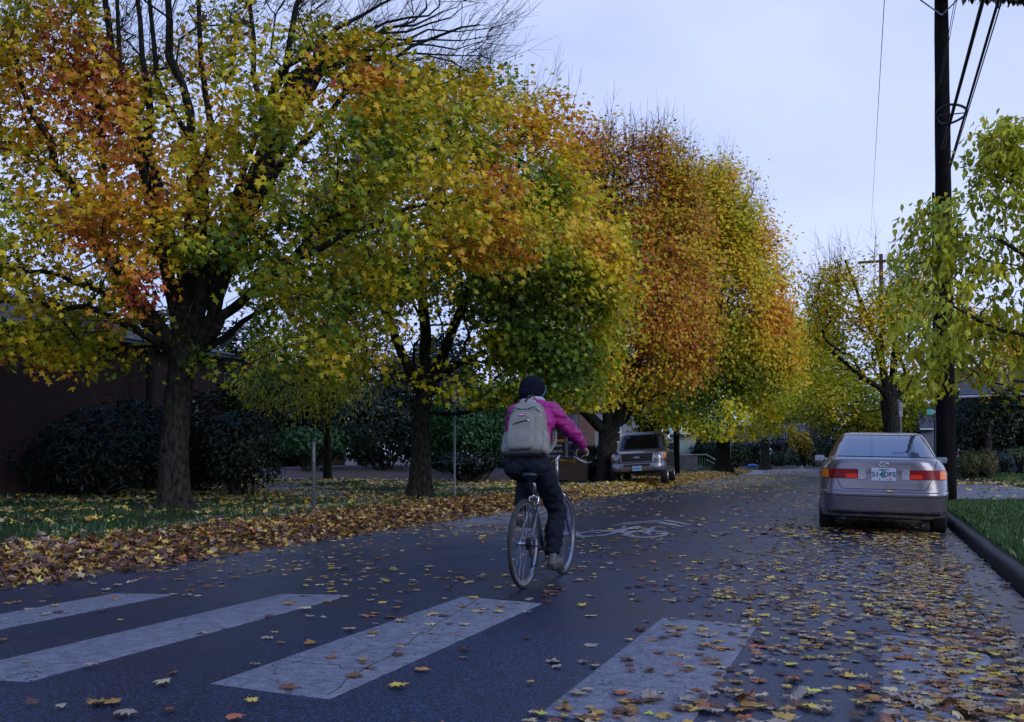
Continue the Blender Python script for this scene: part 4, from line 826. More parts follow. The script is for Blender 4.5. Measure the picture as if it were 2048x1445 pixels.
class Stack:
    def __init__(s, lv, n=60):
        lv = np.array(lv, float); s.lv = lv; s.z0, s.z1 = lv[0, 0], lv[-1, 0]
    def par(s, z): return [np.interp(z, s.lv[:, 0], s.lv[:, i]) for i in range(1, 5)]      # yr, yf, hw, n
    def rear(s, x, z, off=.004):
        yr, yf, hw, n = s.par(z); ym, hl = (yr+yf)/2, (yf-yr)/2; return Vector((x, ym-hl*max(0, 1-min(abs(x)/hw, .999)**n)**(1/n)-off, z))
    def front(s, x, z, off=.004):
        yr, yf, hw, n = s.par(z); ym, hl = (yr+yf)/2, (yf-yr)/2; return Vector((x, ym+hl*max(0, 1-min(abs(x)/hw, .999)**n)**(1/n)+off, z))
    def side(s, y, z, sg, off=.004):
        yr, yf, hw, n = s.par(z); ym, hl = (yr+yf)/2, (yf-yr)/2; return Vector((sg*(hw*max(0, 1-min(abs(y-ym)/hl, .999)**n)**(1/n)+off), y, z))
    def mesh(s, K=120, m=60, crown=.012):
        zs = sorted(set(list(np.linspace(s.z0, s.z1, m)) + list(s.lv[:, 0]))); vs = []; a = np.linspace(0, 2*math.pi, K, endpoint=False)
        for z in zs:
            yr, yf, hw, n = s.par(z); ym, hl = (yr+yf)/2, (yf-yr)/2; c, sn = np.cos(a), np.sin(a)
            # points spread by direction so that long sides stay even
            d = (np.abs(c)**n+np.abs(sn)**n)**(-1/n); vs += [(hw*c[i]*d[i], ym+hl*sn[i]*d[i], z) for i in range(K)]
        mb = MB(); T = len(zs); F = [(j*K+i, j*K+(i+1) % K, (j+1)*K+(i+1) % K, (j+1)*K+i) for j in range(T-1) for i in range(K)]
        yr, yf, hw, n = s.par(s.z1); vs.append((0, (yr+yf)/2, s.z1+crown)); top = len(vs)-1; F += [((T-1)*K+i, (T-1)*K+(i+1) % K, top) for i in range(K)]
        F.append(tuple(reversed(range(K)))); return mb.add(vs, F)
def cut_arches(o, axles, R, hw):
    mb = MB()
    for y, z in axles:
        for sg in (-1, 1): mb.tube([(sg*(hw-.34), y, z), (sg*(hw+.2), y, z)], R, 32)
    c = mb.build('cutter', None, o.parent); q = o.modifiers.new('b', 'BOOLEAN'); q.operation = 'DIFFERENCE'; q.solver = 'EXACT'; q.object = c
    baked(o); bpy.data.objects.remove(c)
    o.data.polygons.foreach_set('use_smooth', [True]*len(o.data.polygons))
    q = o.modifiers.new('n', 'EDGE_SPLIT'); q.split_angle = math.radians(28); q = o.modifiers.new('w', 'WEIGHTED_NORMAL'); q.weight = 90
def carpaint(name, c, metal=.55, rough=.28):
    m = mat(name, c, rough, metal, var=.06, scale=3, coat=.6, rvar=.06); return m
def wheel(parent, x, y, R, w, rim_m, sg):
    t = MB().ring((x, y, R), R-.10, 0, (1, 0, 0), 48, prof=[(-.0, -w/2+.02), (.07, -w/2), (.092, -w/2+.02), (.10, -w/4), (.10, w/4), (.092, w/2-.02), (.07, w/2), (0, w/2-.02)]).build('wheel', M_black, parent, smooth=True)
    mb = MB(); mb.tube([(x-sg*.05, y, R), (x+sg*(w/2-.06), y, R)], R-.098, 40)
    for k in range(5):
        a = 2*math.pi*k/5; mb.box((x+sg*(w/2-.045), y+math.cos(a)*(R-.1)*.5, R+math.sin(a)*(R-.1)*.5), (.03, R-.12, .07), M=Matrix.Rotation(a, 3, 'X'))
    mb.ring((x+sg*(w/2-.04), y, R), R-.115, .018, (1, 0, 0), 36, 6); mb.tube([(x+sg*(w/2-.06), y, R), (x+sg*(w/2-.02), y, R)], .05, 16)
    mb.build('rim', rim_m, t, smooth=False)
def surf_line(mb, fn, pts, r=.0035, off=.001, seg=14):
    out = []
    for (a, b) in zip(pts, pts[1:]):
        for k in range(seg+1): out.append(fn(a[0]+(b[0]-a[0])*k/seg, a[1]+(b[1]-a[1])*k/seg, off))
    P = [out[0]]
    for p in out[1:]:
        if (p-P[-1]).length > 1e-4: P.append(p)
    mb.tube(P, r, 5)
def panel(name, fn, poly_x, z0, z1, m, parent, off, nu=24, nv=10):
    """patch on a body: poly_x(z fraction) -> (xa, xb)"""
    def g(u, v):
        z = z0+(z1-z0)*v; xa, xb = poly_x(v); return fn(xa+(xb-xa)*u, z, off)
    return MB().grid(g, nu, nv).build(name, m, parent, smooth=True)

# ------------------------------------------------------------------ the parked sedan
M_car = carpaint('taupe_car_paint', (.175, .165, .195), .6, .25)
M_redl = mat('red_lens', (.19, .002, .006), .22, 0, var=.25, scale=40, spec=.2); M_redb = mat('bright_red_lens', (.62, .025, .006), .22, var=.2, scale=60, spec=.2)
M_amber = mat('amber_lens', (.85, .20, .01), .3, var=.3, scale=60, spec=.2); M_clear = mat('clear_lens', (.22, .23, .26), .12, .4, var=.5, scale=60, coat=.5)
M_seam = mat('seam', (.01, .01, .012), .6, var=.1)
car = thing('sedan', 'taupe-grey four-door sedan parked at the right kerb, seen from behind', 'car', (.13, 17.12, -.12), math.radians(.5)); car.rotation_euler = (0, math.radians(1.1), math.radians(.6))
low = Stack([(.24, -2.22, 2.20, .79, 7), (.27, -2.33, 2.32, .85, 7), (.36, -2.385, 2.38, .875, 7), (.52, -2.41, 2.40, .885, 7), (.585, -2.415, 2.40, .888, 7), (.61, -2.405, 2.39, .888, 7), (.625, -2.335, 2.37, .888, 7), (.65, -2.325, 2.35, .888, 7),
             (.74, -2.315, 2.30, .887, 6.5), (.86, -2.305, 2.15, .880, 6), (.93, -2.305, 1.75, .866, 5.6), (.99, -2.30, 1.25, .84, 5.2), (1.03, -2.295, 1.0, .81, 5), (1.06, -2.28, .85, .785, 5), (1.078, -2.25, .7, .76, 5), (1.09, -2.18, .6, .73, 5), (1.096, -2.08, .5, .70, 5)])
body = low.mesh().build('body', M_car, car); cut_arches(body, [(-1.32, .33), (1.35, .33)], .375, .80)
gh = Stack([(1.02, -1.86, 1.02, .79, 5), (1.10, -1.74, .86, .765, 5), (1.20, -1.55, .62, .72, 5), (1.30, -1.33, .38, .67, 5), (1.38, -1.13, .18, .625, 5), (1.43, -.98, .04, .59, 5), (1.455, -.88, -.06, .565, 5), (1.47, -.77, -.15, .53, 5), (1.48, -.6, -.3, .45, 5)])
gh.mesh(crown=.006).build('roof', M_car, car, smooth=True)
# black masked glass edge, then the pane
rx = lambda a, b: (lambda v: (-(a+(b-a)*v), a+(b-a)*v))
M_rglass = mat('rear_glass', (.03, .045, .06), .06, var=.1, spec=.5); M_rglass.node_tree.nodes['Principled BSDF'].inputs['IOR'].default_value = 3.0
rw = panel('rear_window', gh.rear, rx(.715, .545), 1.105, 1.432, M_rglass, car, .006, 30, 12)
sm = MB(); surf_line(sm, gh.rear, [(-.715, 1.105), (.715, 1.105), (.545, 1.432), (-.545, 1.432), (-.715, 1.105)], .007, .004); sm.build('seal', M_seam, rw)
fw = panel('windscreen', gh.front, rx(.715, .55), 1.11, 1.43, M_glass, car, .006, 30, 10)
for sg in (-1, 1):
    def sp(a, b, c, d): return (lambda v: (a+(c-a)*v, b+(d-b)*v))
    for nm, q in (('side_window', sp(-1.42, -.42, -1.02, -.38)), ('side_window', sp(-.36, .62, -.34, .02))):
        mbw = MB().grid(lambda u, v, q=q: gh.side(q(v)[0]+(q(v)[1]-q(v)[0])*u, 1.12+.30*v, sg, .005), 16, 8); mbw.build(nm, M_glass, car, smooth=True)
    mbl = MB()
    for y in (-.40, .68): surf_line(mbl, lambda a, b, o: low.side(a, b, sg, o), [(y, .35), (y, 1.05)], .004)
    surf_line(mbl, lambda a, b, o: low.side(a, b, sg, o), [(-1.35, 1.04), (-1.30, .80), (-.92, .60), (-.92, .35)], .004)
    mbl.build('door_seam', M_seam, car)
    mbh = MB()
    for y in (-1.02, .0): p = low.side(y, .86, sg, .02); mbh.box(p, (.03, .19, .035))
    mbh.build('door_handle', M_car, car, bevel=.008)
    mbs = MB(); surf_line(mbs, lambda a, b, o: low.side(a, b, sg, o), [(-1.72, .62), (-.95, .60)], .012); surf_line(mbs, lambda a, b, o: low.side(a, b, sg, o), [(-.9, .60), (.9, .60)], .014, .001); mbs.build('side_moulding', M_car, car)
# mirrors
for sg in (-1, 1):
    mm = MB(); sell(mm, (sg*.965, .74, 1.06), (.082, .05, .056), .5); mm.tube([(sg*.80, .74, 1.03), (sg*.95, .74, 1.05)], .03, 8); mo = mm.build('wing_mirror', M_car, car, smooth=True)
    MB().prism([(-.065, -.042), (.06, -.042), (.07, -.028), (.07, .028), (.06, .042), (-.06, .042), (-.07, .028), (-.072, -.028)], 0, .01, Matrix(((sg, 0, 0), (0, 0, -1), (0, 1, 0))), (sg*.965, .683, 1.06)).build('mirror_glass', M_rglass, mo)
# lamps: wrap from the plate recess to the flank
LZ0, LZ1 = .80, .925
def lamp(sg):
    h = panel('tail_light', low.rear, lambda v: (sg*(.335-.0*v), sg*(.845-.01*v)), LZ0+.0, LZ1, M_redl, car, .012, 30, 6)
    for nm, a, b, z0, z1, m in (('reverse_lens', .235, .335, LZ0-.012, LZ1+.01, M_clear), ('stop_lens', .345, .50, LZ0+.002, LZ0+.062, M_redb), ('turn_lens', .735, .845, LZ0+.004, LZ1-.004, M_amber)):
        panel(nm, low.rear, lambda v, a=a, b=b: (sg*a, sg*b), z0, z1, m, h, .016, 10, 5)
    rim = MB(); surf_line(rim, low.rear, [(sg*.335, LZ0), (sg*.85, LZ0), (sg*.85, LZ1), (sg*.335, LZ1)], .005, .008); rim.build('seal', M_seam, h)
lamp(-1); lamp(1)
# boot lid seams, bumper groove, plate, emblem
mbq = MB(); surf_line(mbq, low.rear, [(-.70, 1.06), (-.655, .93), (-.62, .79), (-.565, .68), (-.54, .655)], .0045); surf_line(mbq, low.rear, [(.70, 1.06), (.655, .93), (.62, .79), (.565, .68), (.54, .655)], .0045)
surf_line(mbq, low.rear, [(-.54, .653), (.54, .653)], .0045); mbq.build('boot_lid_seam', M_seam, car)
mbq = MB(); surf_line(mbq, low.rear, [(-.845, .555), (.845, .555)], .0065, .0, 30); mbq.build('bumper_groove', M_seam, car)
mbq = MB().grid(lambda u, v: low.rear(-.74+1.48*u, .30+.035*v, .004), 20, 2); mbq.build('bumper_valance', M_dark, car)
M_plate = mat('plate_blue_white', (.42, .48, .62), .4, var=.12, scale=30); M_pink = mat('plate_sticker', (.6, .03, .08), .5); M_pgreen = mat('plate_tree_green', (.05, .35, .24), .5); M_ptext = mat('plate_text', (.03, .04, .14), .5)
pz, py = .862, low.rear(0, .862, 0).y-.016
pl = MB().prism([(-.155, -.088), (.155, -.088), (.16, -.083), (.16, .083), (.155, .088), (-.155, .088), (-.16, .083), (-.16, -.083)], 0, .006, Matrix(((1, 0, 0), (0, 0, 1), (0, 1, 0))), (0, py-.008, pz)).build('licence_plate', M_plate, car)
MX = Matrix(((1, 0, 0), (0, 0, -1), (0, 1, 0)))      # text plane facing the camera (-y)
t = MB(); text_into(t, '514', .098, MX, (-.082, py-.012, pz-.004)); text_into(t, 'DFS', .098, MX, (.078, py-.012, pz-.004)); text_into(t, 'OREGON', .03, MX, (0, py-.012, pz+.062)); t.build('plate_characters', M_ptext, pl)
t = MB()
for k in range(4): t.prism([(-.02-.004*k, 0), (.02+.004*k, 0), (0, .035)], 0, .002, MX, (0, py-.0095, pz+.035-.027*k))
t.box((0, py-.0105, pz-.062), (.008, .002, .03)); t.build('plate_tree', M_pgreen, pl)
MB().box((.092, py-.0105, pz-.066), (.024, .003, .022)).build('plate_sticker', M_pink, pl)
t = MB(); t.prism([(-.075, -.07), (-.055, -.058), (-.035, -.07)], 0, .002, MX, (0, py-.0095, pz)); t.prism([(.03, -.07), (.048, -.058), (.066, -.07)], 0, .002, MX, (0, py-.0095, pz)); t.build('plate_hills', M_ptext, pl)
ez = 1.0; ey = low.rear(0, ez, 0).y-.012
def ering(mb, cx, cz, rx, rz, r): mb.tube([(cx+rx*math.cos(a), ey, cz+rz*math.sin(a)) for a in np.linspace(0, 2*math.pi, 33)], r, 6, cap=False)
t = MB(); ering(t, 0, ez, .058, .038, .0055); ering(t, 0, ez, .020, .034, .0045); ering(t, 0, ez+.014, .040, .014, .0045); t.build('emblem', M_chrome, car, smooth=True)
for y in (-1.32, 1.35):
    for sg in (-1, 1): wheel(car, sg*.775, y, .325, .205, M_alu, sg)
MB().tube([(-.52, -2.30, .24), (-.52, -1.9, .24)], .028, 12).build('exhaust', M_dark, car)
MB().box((0, 0, .27), (1.35, 4.1, .10)).build('underbody', M_black, car)
t = MB(); t.box((0, -.9, .30), (1.4, .10, .08)); t.tube([(-.68, -1.32, .325), (.68, -1.32, .325)], .035, 8); t.build('axle', M_black, car)
tag(soup('fallen_leaf', *(lambda V, F, cc: (V-[0, 0, V[:, 2].min()], F, M_ground_leaf, None, cc))(*leaf_arrays(np.zeros((1, 3)), np.array([[.1, -.1, 1.]]), np.array([.12]), GP[[0]], LEAF_HI, np.random.default_rng(5), 0, .2))), 'yellow leaf lying on the sedan bumper below the plate', 'fallen leaf').location = (.26, 17.12-2.372, -.128+.628)
lf = soup('fallen_leaf', *(lambda V, F, cc: (V, F, M_ground_leaf, None, cc))(*leaf_arrays(np.zeros((1, 3)), np.array([[0., -.55, .84]]), np.array([.09]), GP[[8]], LEAF_HI, np.random.default_rng(6), 0, .1)))
q = gh.rear(-.58, 1.125, .016); lf.location = (.16+q.x, 17.12+q.y, -.128+q.z); tag(lf, 'rusty brown leaf stuck low on the sedan rear window', 'fallen leaf')

# ------------------------------------------------------------------ the pickup with its canopy, nose toward us
M_trk = carpaint('beige_grey_truck_paint', (.065, .062, .058), .5, .33); M_trkb = carpaint('silver_bumper', (.22, .22, .26), .6, .28)
tp = gp(1258, 970, 0); M_tglass = mat('dark_glass', (.004, .005, .006), .05, 0, var=.1, spec=.22); trk = thing('pickup_truck', 'beige-grey pickup with a canopy parked on the leafy left verge, facing us', 'pickup truck', (tp[0]-.05, tp[1]+2.95, -.02), math.pi+math.radians(-7))
trk.rotation_euler = (0, math.radians(3.4), math.pi+math.radians(7))
tl = Stack([(.42, -2.70, 2.70, .90, 9), (.48, -2.78, 2.80, .965, 9), (.60, -2.80, 2.84, .985, 9), (.72, -2.80, 2.83, .99, 9), (.80, -2.76, 2.80, .992, 9), (1.0, -2.75, 2.78, .992, 8), (1.12, -2.75, 2.70, .98, 7), (1.18, -2.75, 2.45, .965, 7), (1.22, -2.74, 1.9, .95, 7), (1.25, -2.73, 1.45, .93, 7)])
tb = tl.mesh().build('body', M_trk, trk); cut_arches(tb, [(-1.7, .40), (1.92, .40)], .47, .86)
tg = Stack([(1.20, -2.70, 1.55, .93, 7), (1.30, -2.68, 1.38, .915, 7), (1.55, -2.60, 1.02, .86, 7), (1.78, -2.50, .70, .80, 7), (1.86, -2.42, .55, .76, 7), (1.90, -2.3, .4, .68, 7)])
tg.mesh().build('cab_and_canopy', M_trk, trk, smooth=True)
panel('windscreen', tg.front, rx(.86, .745), 1.27, 1.80, M_tglass, trk, .02, 24, 10)
for sg in (-1, 1):
    for a, b, c, d in ((.28, 1.20, .28, .80), (-.55, .20, -.55, .20), (-2.3, -.75, -2.2, -.75)):
        MB().grid(lambda u, v: tg.side((a+(c-a)*v)+((b+(d-b)*v)-(a+(c-a)*v))*u, 1.31+.44*v, sg, .008), 10, 6).build('side_window', M_tglass, trk, smooth=True)
    mm = MB(); mm.box((sg*1.10, 1.18, 1.30), (.17, .09, .25)); mm.tube([(sg*.9, 1.18, 1.25), (sg*1.05, 1.18, 1.27)], .03, 6); mm.build('wing_mirror', M_dark, trk, bevel=.02)
    hl = panel('headlight', tl.front, lambda v: (sg*.58, sg*.90), .90, 1.10, M_clear, trk, .02, 10, 6)
    panel('turn_lens', tl.front, lambda v: (sg*.91, sg*.965), .90, 1.09, M_amber, hl, .018, 4, 5)
    mm = MB()
    for cz in (.955, 1.045): mm.ring((sg*.72, tl.front(sg*.72, cz).y+.028, cz), .035, .008, (0, 1, 0), 16, 5)
    mm.build('reflector', M_chrome, hl)
    mm = MB(); surf_line(mm, lambda a, b, o: tl.side(a, b, sg, o), [(1.30, .5), (1.30, 1.2)], .006); surf_line(mm, lambda a, b, o: tl.side(a, b, sg, o), [(.24, .5), (.24, 1.2)], .006); surf_line(mm, lambda a, b, o: tl.side(a, b, sg, o), [(-.62, .5), (-.62, 1.2)], .008); mm.build('door_seam', M_seam, trk)
    mm = MB(); mm.tube([(sg*.97, -.7, .43), (sg*.97, 1.3, .43)], .04, 8); mm.build('side_step', M_chrome, trk)
    for y in (-1.7, 1.92): wheel(trk, sg*.86, y, .38, .25, M_alu, sg)
gr = panel('grille', tl.front, lambda v: (-.54-.03*v, .54+.03*v), .80, 1.10, M_dark, trk, .018, 14, 6)
t = MB(); surf_line(t, tl.front, [(-.545, .80), (.545, .80), (.58, 1.105), (-.58, 1.105), (-.545, .80)], .022, .02); t.build('grille_surround', M_trkb, gr)
t = MB(); 
for k in range(1, 6): surf_line(t, tl.front, [(-.55, .80+.05*k), (.55, .80+.05*k)], .005, .02)
t.build('grille_bars', M_black, gr)
oy = tl.front(0, .96, .035).y
M_oval = mat('emblem_blue', (.10, .13, .28), .3); t = MB().ell((0, oy, .96), (.115, .012, .046)); em = t.build('emblem', M_oval, trk, smooth=True)
t = MB(); t.tube([(.112*math.cos(a), oy+.008, .96+.044*math.sin(a)) for a in np.linspace(0, 6.2832, 33)], .005, 5, cap=False); MXB = Matrix(((-1, 0, 0), (0, 0, 1), (0, 1, 0))); text_into(t, 'Ford', .062, MXB, (0, oy+.013, .96)); t.build('emblem_rim', M_chrome, em)
bp_ = MB().grid(lambda u, v: tl.front(-.97+1.94*u, .50+.26*v, .045+.03*math.sin(v*3.1)), 30, 8); bp_.grid(lambda u, v: tl.front(-.97+1.94*u, .50+.26*v, .0), 30, 8); bo = bp_.build('front_bumper', M_trkb, trk, smooth=True)
panel('air_intake', tl.front, lambda v: (-.45, .45), .64, .735, M_black, bo, .10, 10, 4)
for sg in (-1, 1): panel('fog_lamp', tl.front, lambda v: (sg*.62, sg*.80), .56, .64, M_clear, bo, .085, 6, 4)
MB().grid(lambda u, v: tl.front(-.9+1.8*u, .42+.09*v, .02), 12, 3).build('valance', M_dark, trk)
pt = MB().box((0, tl.front(0, .58).y+.10, .585), (.32, .012, .16)).build('licence_plate', mat('pale_blue_plate', (.22, .42, .60), .4, var=.2, scale=60), trk)
t = MB()
for k in range(6): t.box((-.11+.045*k, tl.front(0, .58).y+.109, .585), (.025, .004, .07))
t.build('plate_characters', M_ptext, pt)
MB().box((0, 0, .45), (1.5, 5.2, .12)).build('underbody', M_black, trk)

# ------------------------------------------------------------------ the bicycle
BX, BY = -2.50, 7.22
BZ = road_z(BX, BY)
M_frame = mat('dark_blue_frame', (.03, .045, .085), .25, .2, var=.1, coat=.5); M_fork = mat('violet_blue_fork', (.035, .02, .20), .25, .2, var=.1, coat=.5)
bike = thing('bicycle', 'dark city bicycle with a violet-blue fork ridden over the wet road', 'bicycle', (BX, BY, BZ), math.radians(-.6))
def bwheel(y, name='wheel', turn=0):
    R = .342
    T = Matrix.Translation((0, y, R)) @ Matrix.Rotation(turn, 4, 'Z') 
    def xf(mb): mb.v = [tuple(T@Vector(v)) for v in mb.v]; return mb
    ty = xf(MB().ring((0, 0, 0), R-.015, .0155, (1, 0, 0), 72, 10)).build('wheel', M_black, bike, smooth=True)
    xf(MB().ring((0, 0, 0), R-.038, 0, (1, 0, 0), 72, prof=[(-.012, -.008), (.012, -.011), (.016, 0), (.012, .011), (-.012, .008)])).build('rim', M_alu, ty)
    sp = MB()
    for k in range(32):
        a = 2*math.pi*k/32; sg = 1 if k % 2 else -1; b = a + (.5 if (k//2) % 2 else -.5)*1.2
        sp.tube([(sg*.026, .022*math.cos(b), .022*math.sin(b)), (0, (R-.045)*math.cos(a), (R-.045)*math.sin(a))], .0011, 4)
    xf(sp).build('spokes', M_alu, ty)
    h = MB(); h.tube([(-.05, 0, 0), (.05, 0, 0)], .011, 12); h.tube([(-.034, 0, 0), (-.020, 0, 0)], .023, 16); h.tube([(.020, 0, 0), (.034, 0, 0)], .023, 16); h.tube([(-.068, 0, 0), (.068, 0, 0)], .005, 8)
    xf(h).build('hub', M_chrome, ty, smooth=False)
bwheel(0); bwheel(.995)
fr = MB(); BB = (0, .43, .275); ST = (0, .275, .70); HB = (0, .868, .66); HT = (0, .838, .775)
fr.tube([BB, ST], .0145, 12); fr.tube([BB, HB], .0165, 12); fr.tube([ST, HT], .0135, 12); fr.tube([(0, .872, .645), (0, .834, .79)], .019, 14); fr.tube([(-.035, .43, .275), (.035, .43, .275)], .021, 14)
for sg in (-1, 1):
    fr.tube([(sg*.012, .285, .69), (sg*.035, .20, .565), (sg*.058, .0, .342)], [.008, .0075, .006], 8); fr.tube([(sg*.02, .42, .275), (sg*.04, .28, .29), (sg*.06, .0, .342)], [.010, .009, .007], 8)
    fr.box((sg*.062, 0, .345), (.005, .035, .045))
fr.build('frame', M_frame, bike, smooth=True)
fk = MB(); fk.ell((0, .877, .628), (.045, .02, .022))
for sg in (-1, 1): fk.tube([(sg*.038, .879, .63), (sg*.05, .905, .53), (sg*.056, .945, .42), (sg*.06, .992, .342)], [.0125, .011, .009, .0065], 10)
fk.build('fork', M_fork, bike, smooth=True)
st = MB(); st.tube([(0, .834, .78), (0, .815, .99)], .0115, 12); st.tube([(0, .812, .985), (0, .89, 1.01)], .013, 12); st.build('stem', M_alu, bike, smooth=True)
hb = MB(); hpts = [(-.29, .70, 1.045), (-.22, .765, 1.03), (-.15, .83, 1.005), (-.08, .885, .99), (0, .892, 1.01), (.08, .885, .99), (.15, .83, 1.005), (.22, .765, 1.03), (.29, .70, 1.045)]; hb.tube(hpts, .0115, 12); ho = hb.build('handlebar', M_dark, bike, smooth=True)
for sg in (-1, 1):
    MB().tube([(sg*.205, .779, 1.026), (sg*.295, .696, 1.046)], .0165, 12).build('grip', M_black, ho, smooth=True)
    l = MB(); l.tube([(sg*.17, .825, 1.0), (sg*.20, .85, .975), (sg*.27, .80, .955), (sg*.32, .735, .965)], [.009, .008, .006, .006], 8, flat=.5); l.tube([(sg*.17, .81, 1.01), (sg*.165, .83, .99)], .016, 8); l.build('brake_lever', M_chrome, ho, smooth=True)
sp_ = MB(); sp_.tube([ST, (0, .235, .835)], .0132, 12); sp_.build('seat_post', M_alu, bike, smooth=True)
sa = MB(); sa.ell((0, .17, .868), (.078, .10, .028)); sa.caps([(0, .17, .87), (0, .28, .868), (0, .385, .862)], [.055, .032, .02], 12); 
so_ = fuse('saddle', sa, mat('teal_black_saddle', (.012, .035, .045), .45, var=.3), bike, .006, 6)
t = MB(); [t.tube([(sg*.03, .12, .85), (sg*.022, .2, .835), (sg*.015, .34, .852)], .0035, 6) for sg in (-1, 1)]; t.box((0, .235, .838), (.05, .03, .02)); t.build('saddle_rail', M_chrome, so_)
ck = MB(); ck.ring((.047, .43, .275), .078, .004, (1, 0, 0), 48, 6); ck.ring((.052, .43, .275), .09, .004, (1, 0, 0), 48, 6)
for k in range(5):
    a = 1.2566*k; ck.box((.048, .43+.04*math.cos(a), .275+.04*math.sin(a)), (.006, .08, .014), M=Matrix.Rotation(a, 3, 'X'))
co_ = ck.build('chainring', M_dark, bike)
a = MB(); a.tube([(.072, .43, .275), (.08, .435, .107)], [.013, .009], 8); a.tube([(-.072, .43, .275), (-.08, .425, .443)], [.013, .009], 8); a.tube([(-.075, .43, .275), (.075, .43, .275)], .009, 8); a.build('crank', M_alu, bike, smooth=True)
for sg, y, z in ((1, .435, .107), (-1, .425, .443)): p = MB(); p.box((sg*.135, y, z), (.09, .075, .02)); p.tube([(sg*.08, y, z), (sg*.18, y, z)], .006, 8); p.build('pedal', M_black, bike, bevel=.004)
cs = MB()
for k in range(6): cs.tube([(.026+.005*k, 0, .342), (.029+.005*k, 0, .342)], .05-.005*k, 24)
cs.build('cassette', M_dark, bike)
rd = MB(); rd.box((.055, -.005, .29), (.014, .035, .07)); rd.box((.05, .035, .215), (.008, .025, .10)); rd.ring((.046, .02, .262), .018, .005, (1, 0, 0), 16, 5); rd.ring((.046, .045, .175), .018, .005, (1, 0, 0), 16, 5); rd.build('derailleur', M_dark, bike)
ch = MB(); ch.tube([(.046, .43, .362), (.046, .2, .375), (.046, 0, .385)], .004, 5); ch.tube([(.046, .43, .188), (.046, .25, .172), (.046, .055, .162)], .004, 5); ch.build('chain', M_dark, bike)
br = MB()
for y, z, s_ in ((.235, .675, -1), (.91, .675, 1)):
    br = MB()
    for sg in (-1, 1): br.tube([(0, y, z+.03), (sg*.038, y+s_*.0, z+.01), (sg*.036, y+s_*.012, z-.035), (sg*.018, y+s_*.015, z-.045)], [.006, .007, .006, .005], 6)
    br.build('brake_caliper', M_chrome, bike, smooth=True)
cb = MB(); cb.tube([(.17, .82, 1.0), (.10, .95, 1.06), (.02, .93, .86), (0, .91, .71)], .0028, 5); cb.tube([(-.17, .82, 1.0), (-.1, .95, 1.05), (0, .86, .76), (0, .5, .745), (0, .25, .72)], .0028, 5); cb.build('brake_cable', M_black, bike, smooth=True)

# ------------------------------------------------------------------ the rider
M_skin = mat('skin', (.42, .25, .19), .5, var=.08); M_jack = mat('magenta_jacket', (.25, .004, .15), .6, var=.18, scale=7, bump=.25, bscale=220)
M_jeans = mat('dark_trousers', (.008, .011, .021), .8, var=.35, scale=12, bump=.4, bscale=260, spec=.12); M_hat = mat('navy_knit', (.006, .008, .020), .95, var=.3, scale=30, bump=1, bscale=130, stretch=(1, 1, .3), spec=.1)
M_shoe = mat('grey_shoe', (.05, .05, .055), .6, var=.25, scale=20, bump=.2); M_hood = mat('pale_grey_fleece', (.36, .36, .42), .9, var=.12, scale=30, bump=.4, bscale=150)
per = thing('person', 'cyclist in magenta jacket, dark trousers and navy knit cap, riding away', 'person', (BX, BY, BZ), math.radians(-.6))
OX = -.045
J = dict(hipR=(.085+OX, .235, .925), hipL=(-.105+OX, .235, .925), kneeR=(.095, .53, .56), kneeL=(-.20, .62, .865), ankR=(.105, .375, .21), ankL=(-.145, .355, .56),
         wa=(OX, .235, 1.03), ch=(OX, .33, 1.24), nk=(OX-.02, .415, 1.425), hd=(OX-.045, .455, 1.537), shR=(.135+OX+.005, .385, 1.372), shL=(-.16+OX, .385, 1.372), elR=(.235, .555, 1.185), elL=(-.315, .555, 1.185), wrR=(.262, .705, 1.088), wrL=(-.262, .705, 1.088))
b = MB()
b.ell((OX, .235, .955), (.155, .12, .12)); b.caps([J['wa'], (OX, .28, 1.13), J['ch'], (OX, .375, 1.34)], [.115, .12, .135, .10], 20); b.caps([J['nk'], (OX-.005, .45, 1.48)], [.052, .05], 12); b.caps([J['shL'], J['nk'], J['shR']], [.05, .06, .05], 12)
for s_ in ('R', 'L'):
    b.caps([J['hip'+s_], J['knee'+s_]], [.08, .055], 14); b.caps([J['knee'+s_], J['ank'+s_]], [.052, .036], 12); b.caps([J['sh'+s_], J['el'+s_]], [.045, .036], 12); b.caps([J['el'+s_], J['wr'+s_]], [.036, .025], 12)
    an = Vector(J['ank'+s_]); b.caps([an+Vector((0, -.03, -.035)), an+Vector((0, .12, -.055))], [.03, .022], 10)
# head: skull, jaw, nose, brow, ears, lips (facing the way she rides, turned slightly right)
HR = Matrix.Rotation(math.radians(-14), 3, 'Z') @ Matrix.Rotation(math.radians(-6), 3, 'X'); H0 = Vector(J['hd'])
def hp(x, y, z): return H0 + HR@Vector((x, y, z))
b.ell(H0, (.074, .092, .098), 20, 14, HR); b.ell(hp(0, .038, -.052), (.052, .052, .052), 16, 10, HR); b.caps([hp(0, .088, -.005), hp(0, .105, -.032)], [.009, .013], 8); b.ell(hp(0, .085, -.06), (.022, .010, .009)); b.ell(hp(0, .078, .015), (.05, .012, .010)); b.ell(hp(0, .075, -.088), (.02, .016, .014))
for sg in (-1, 1): b.ell(hp(sg*.077, .0, -.015), (.011, .022, .033)); b.ell(hp(sg*.03, .075, -.03), (.022, .014, .018))
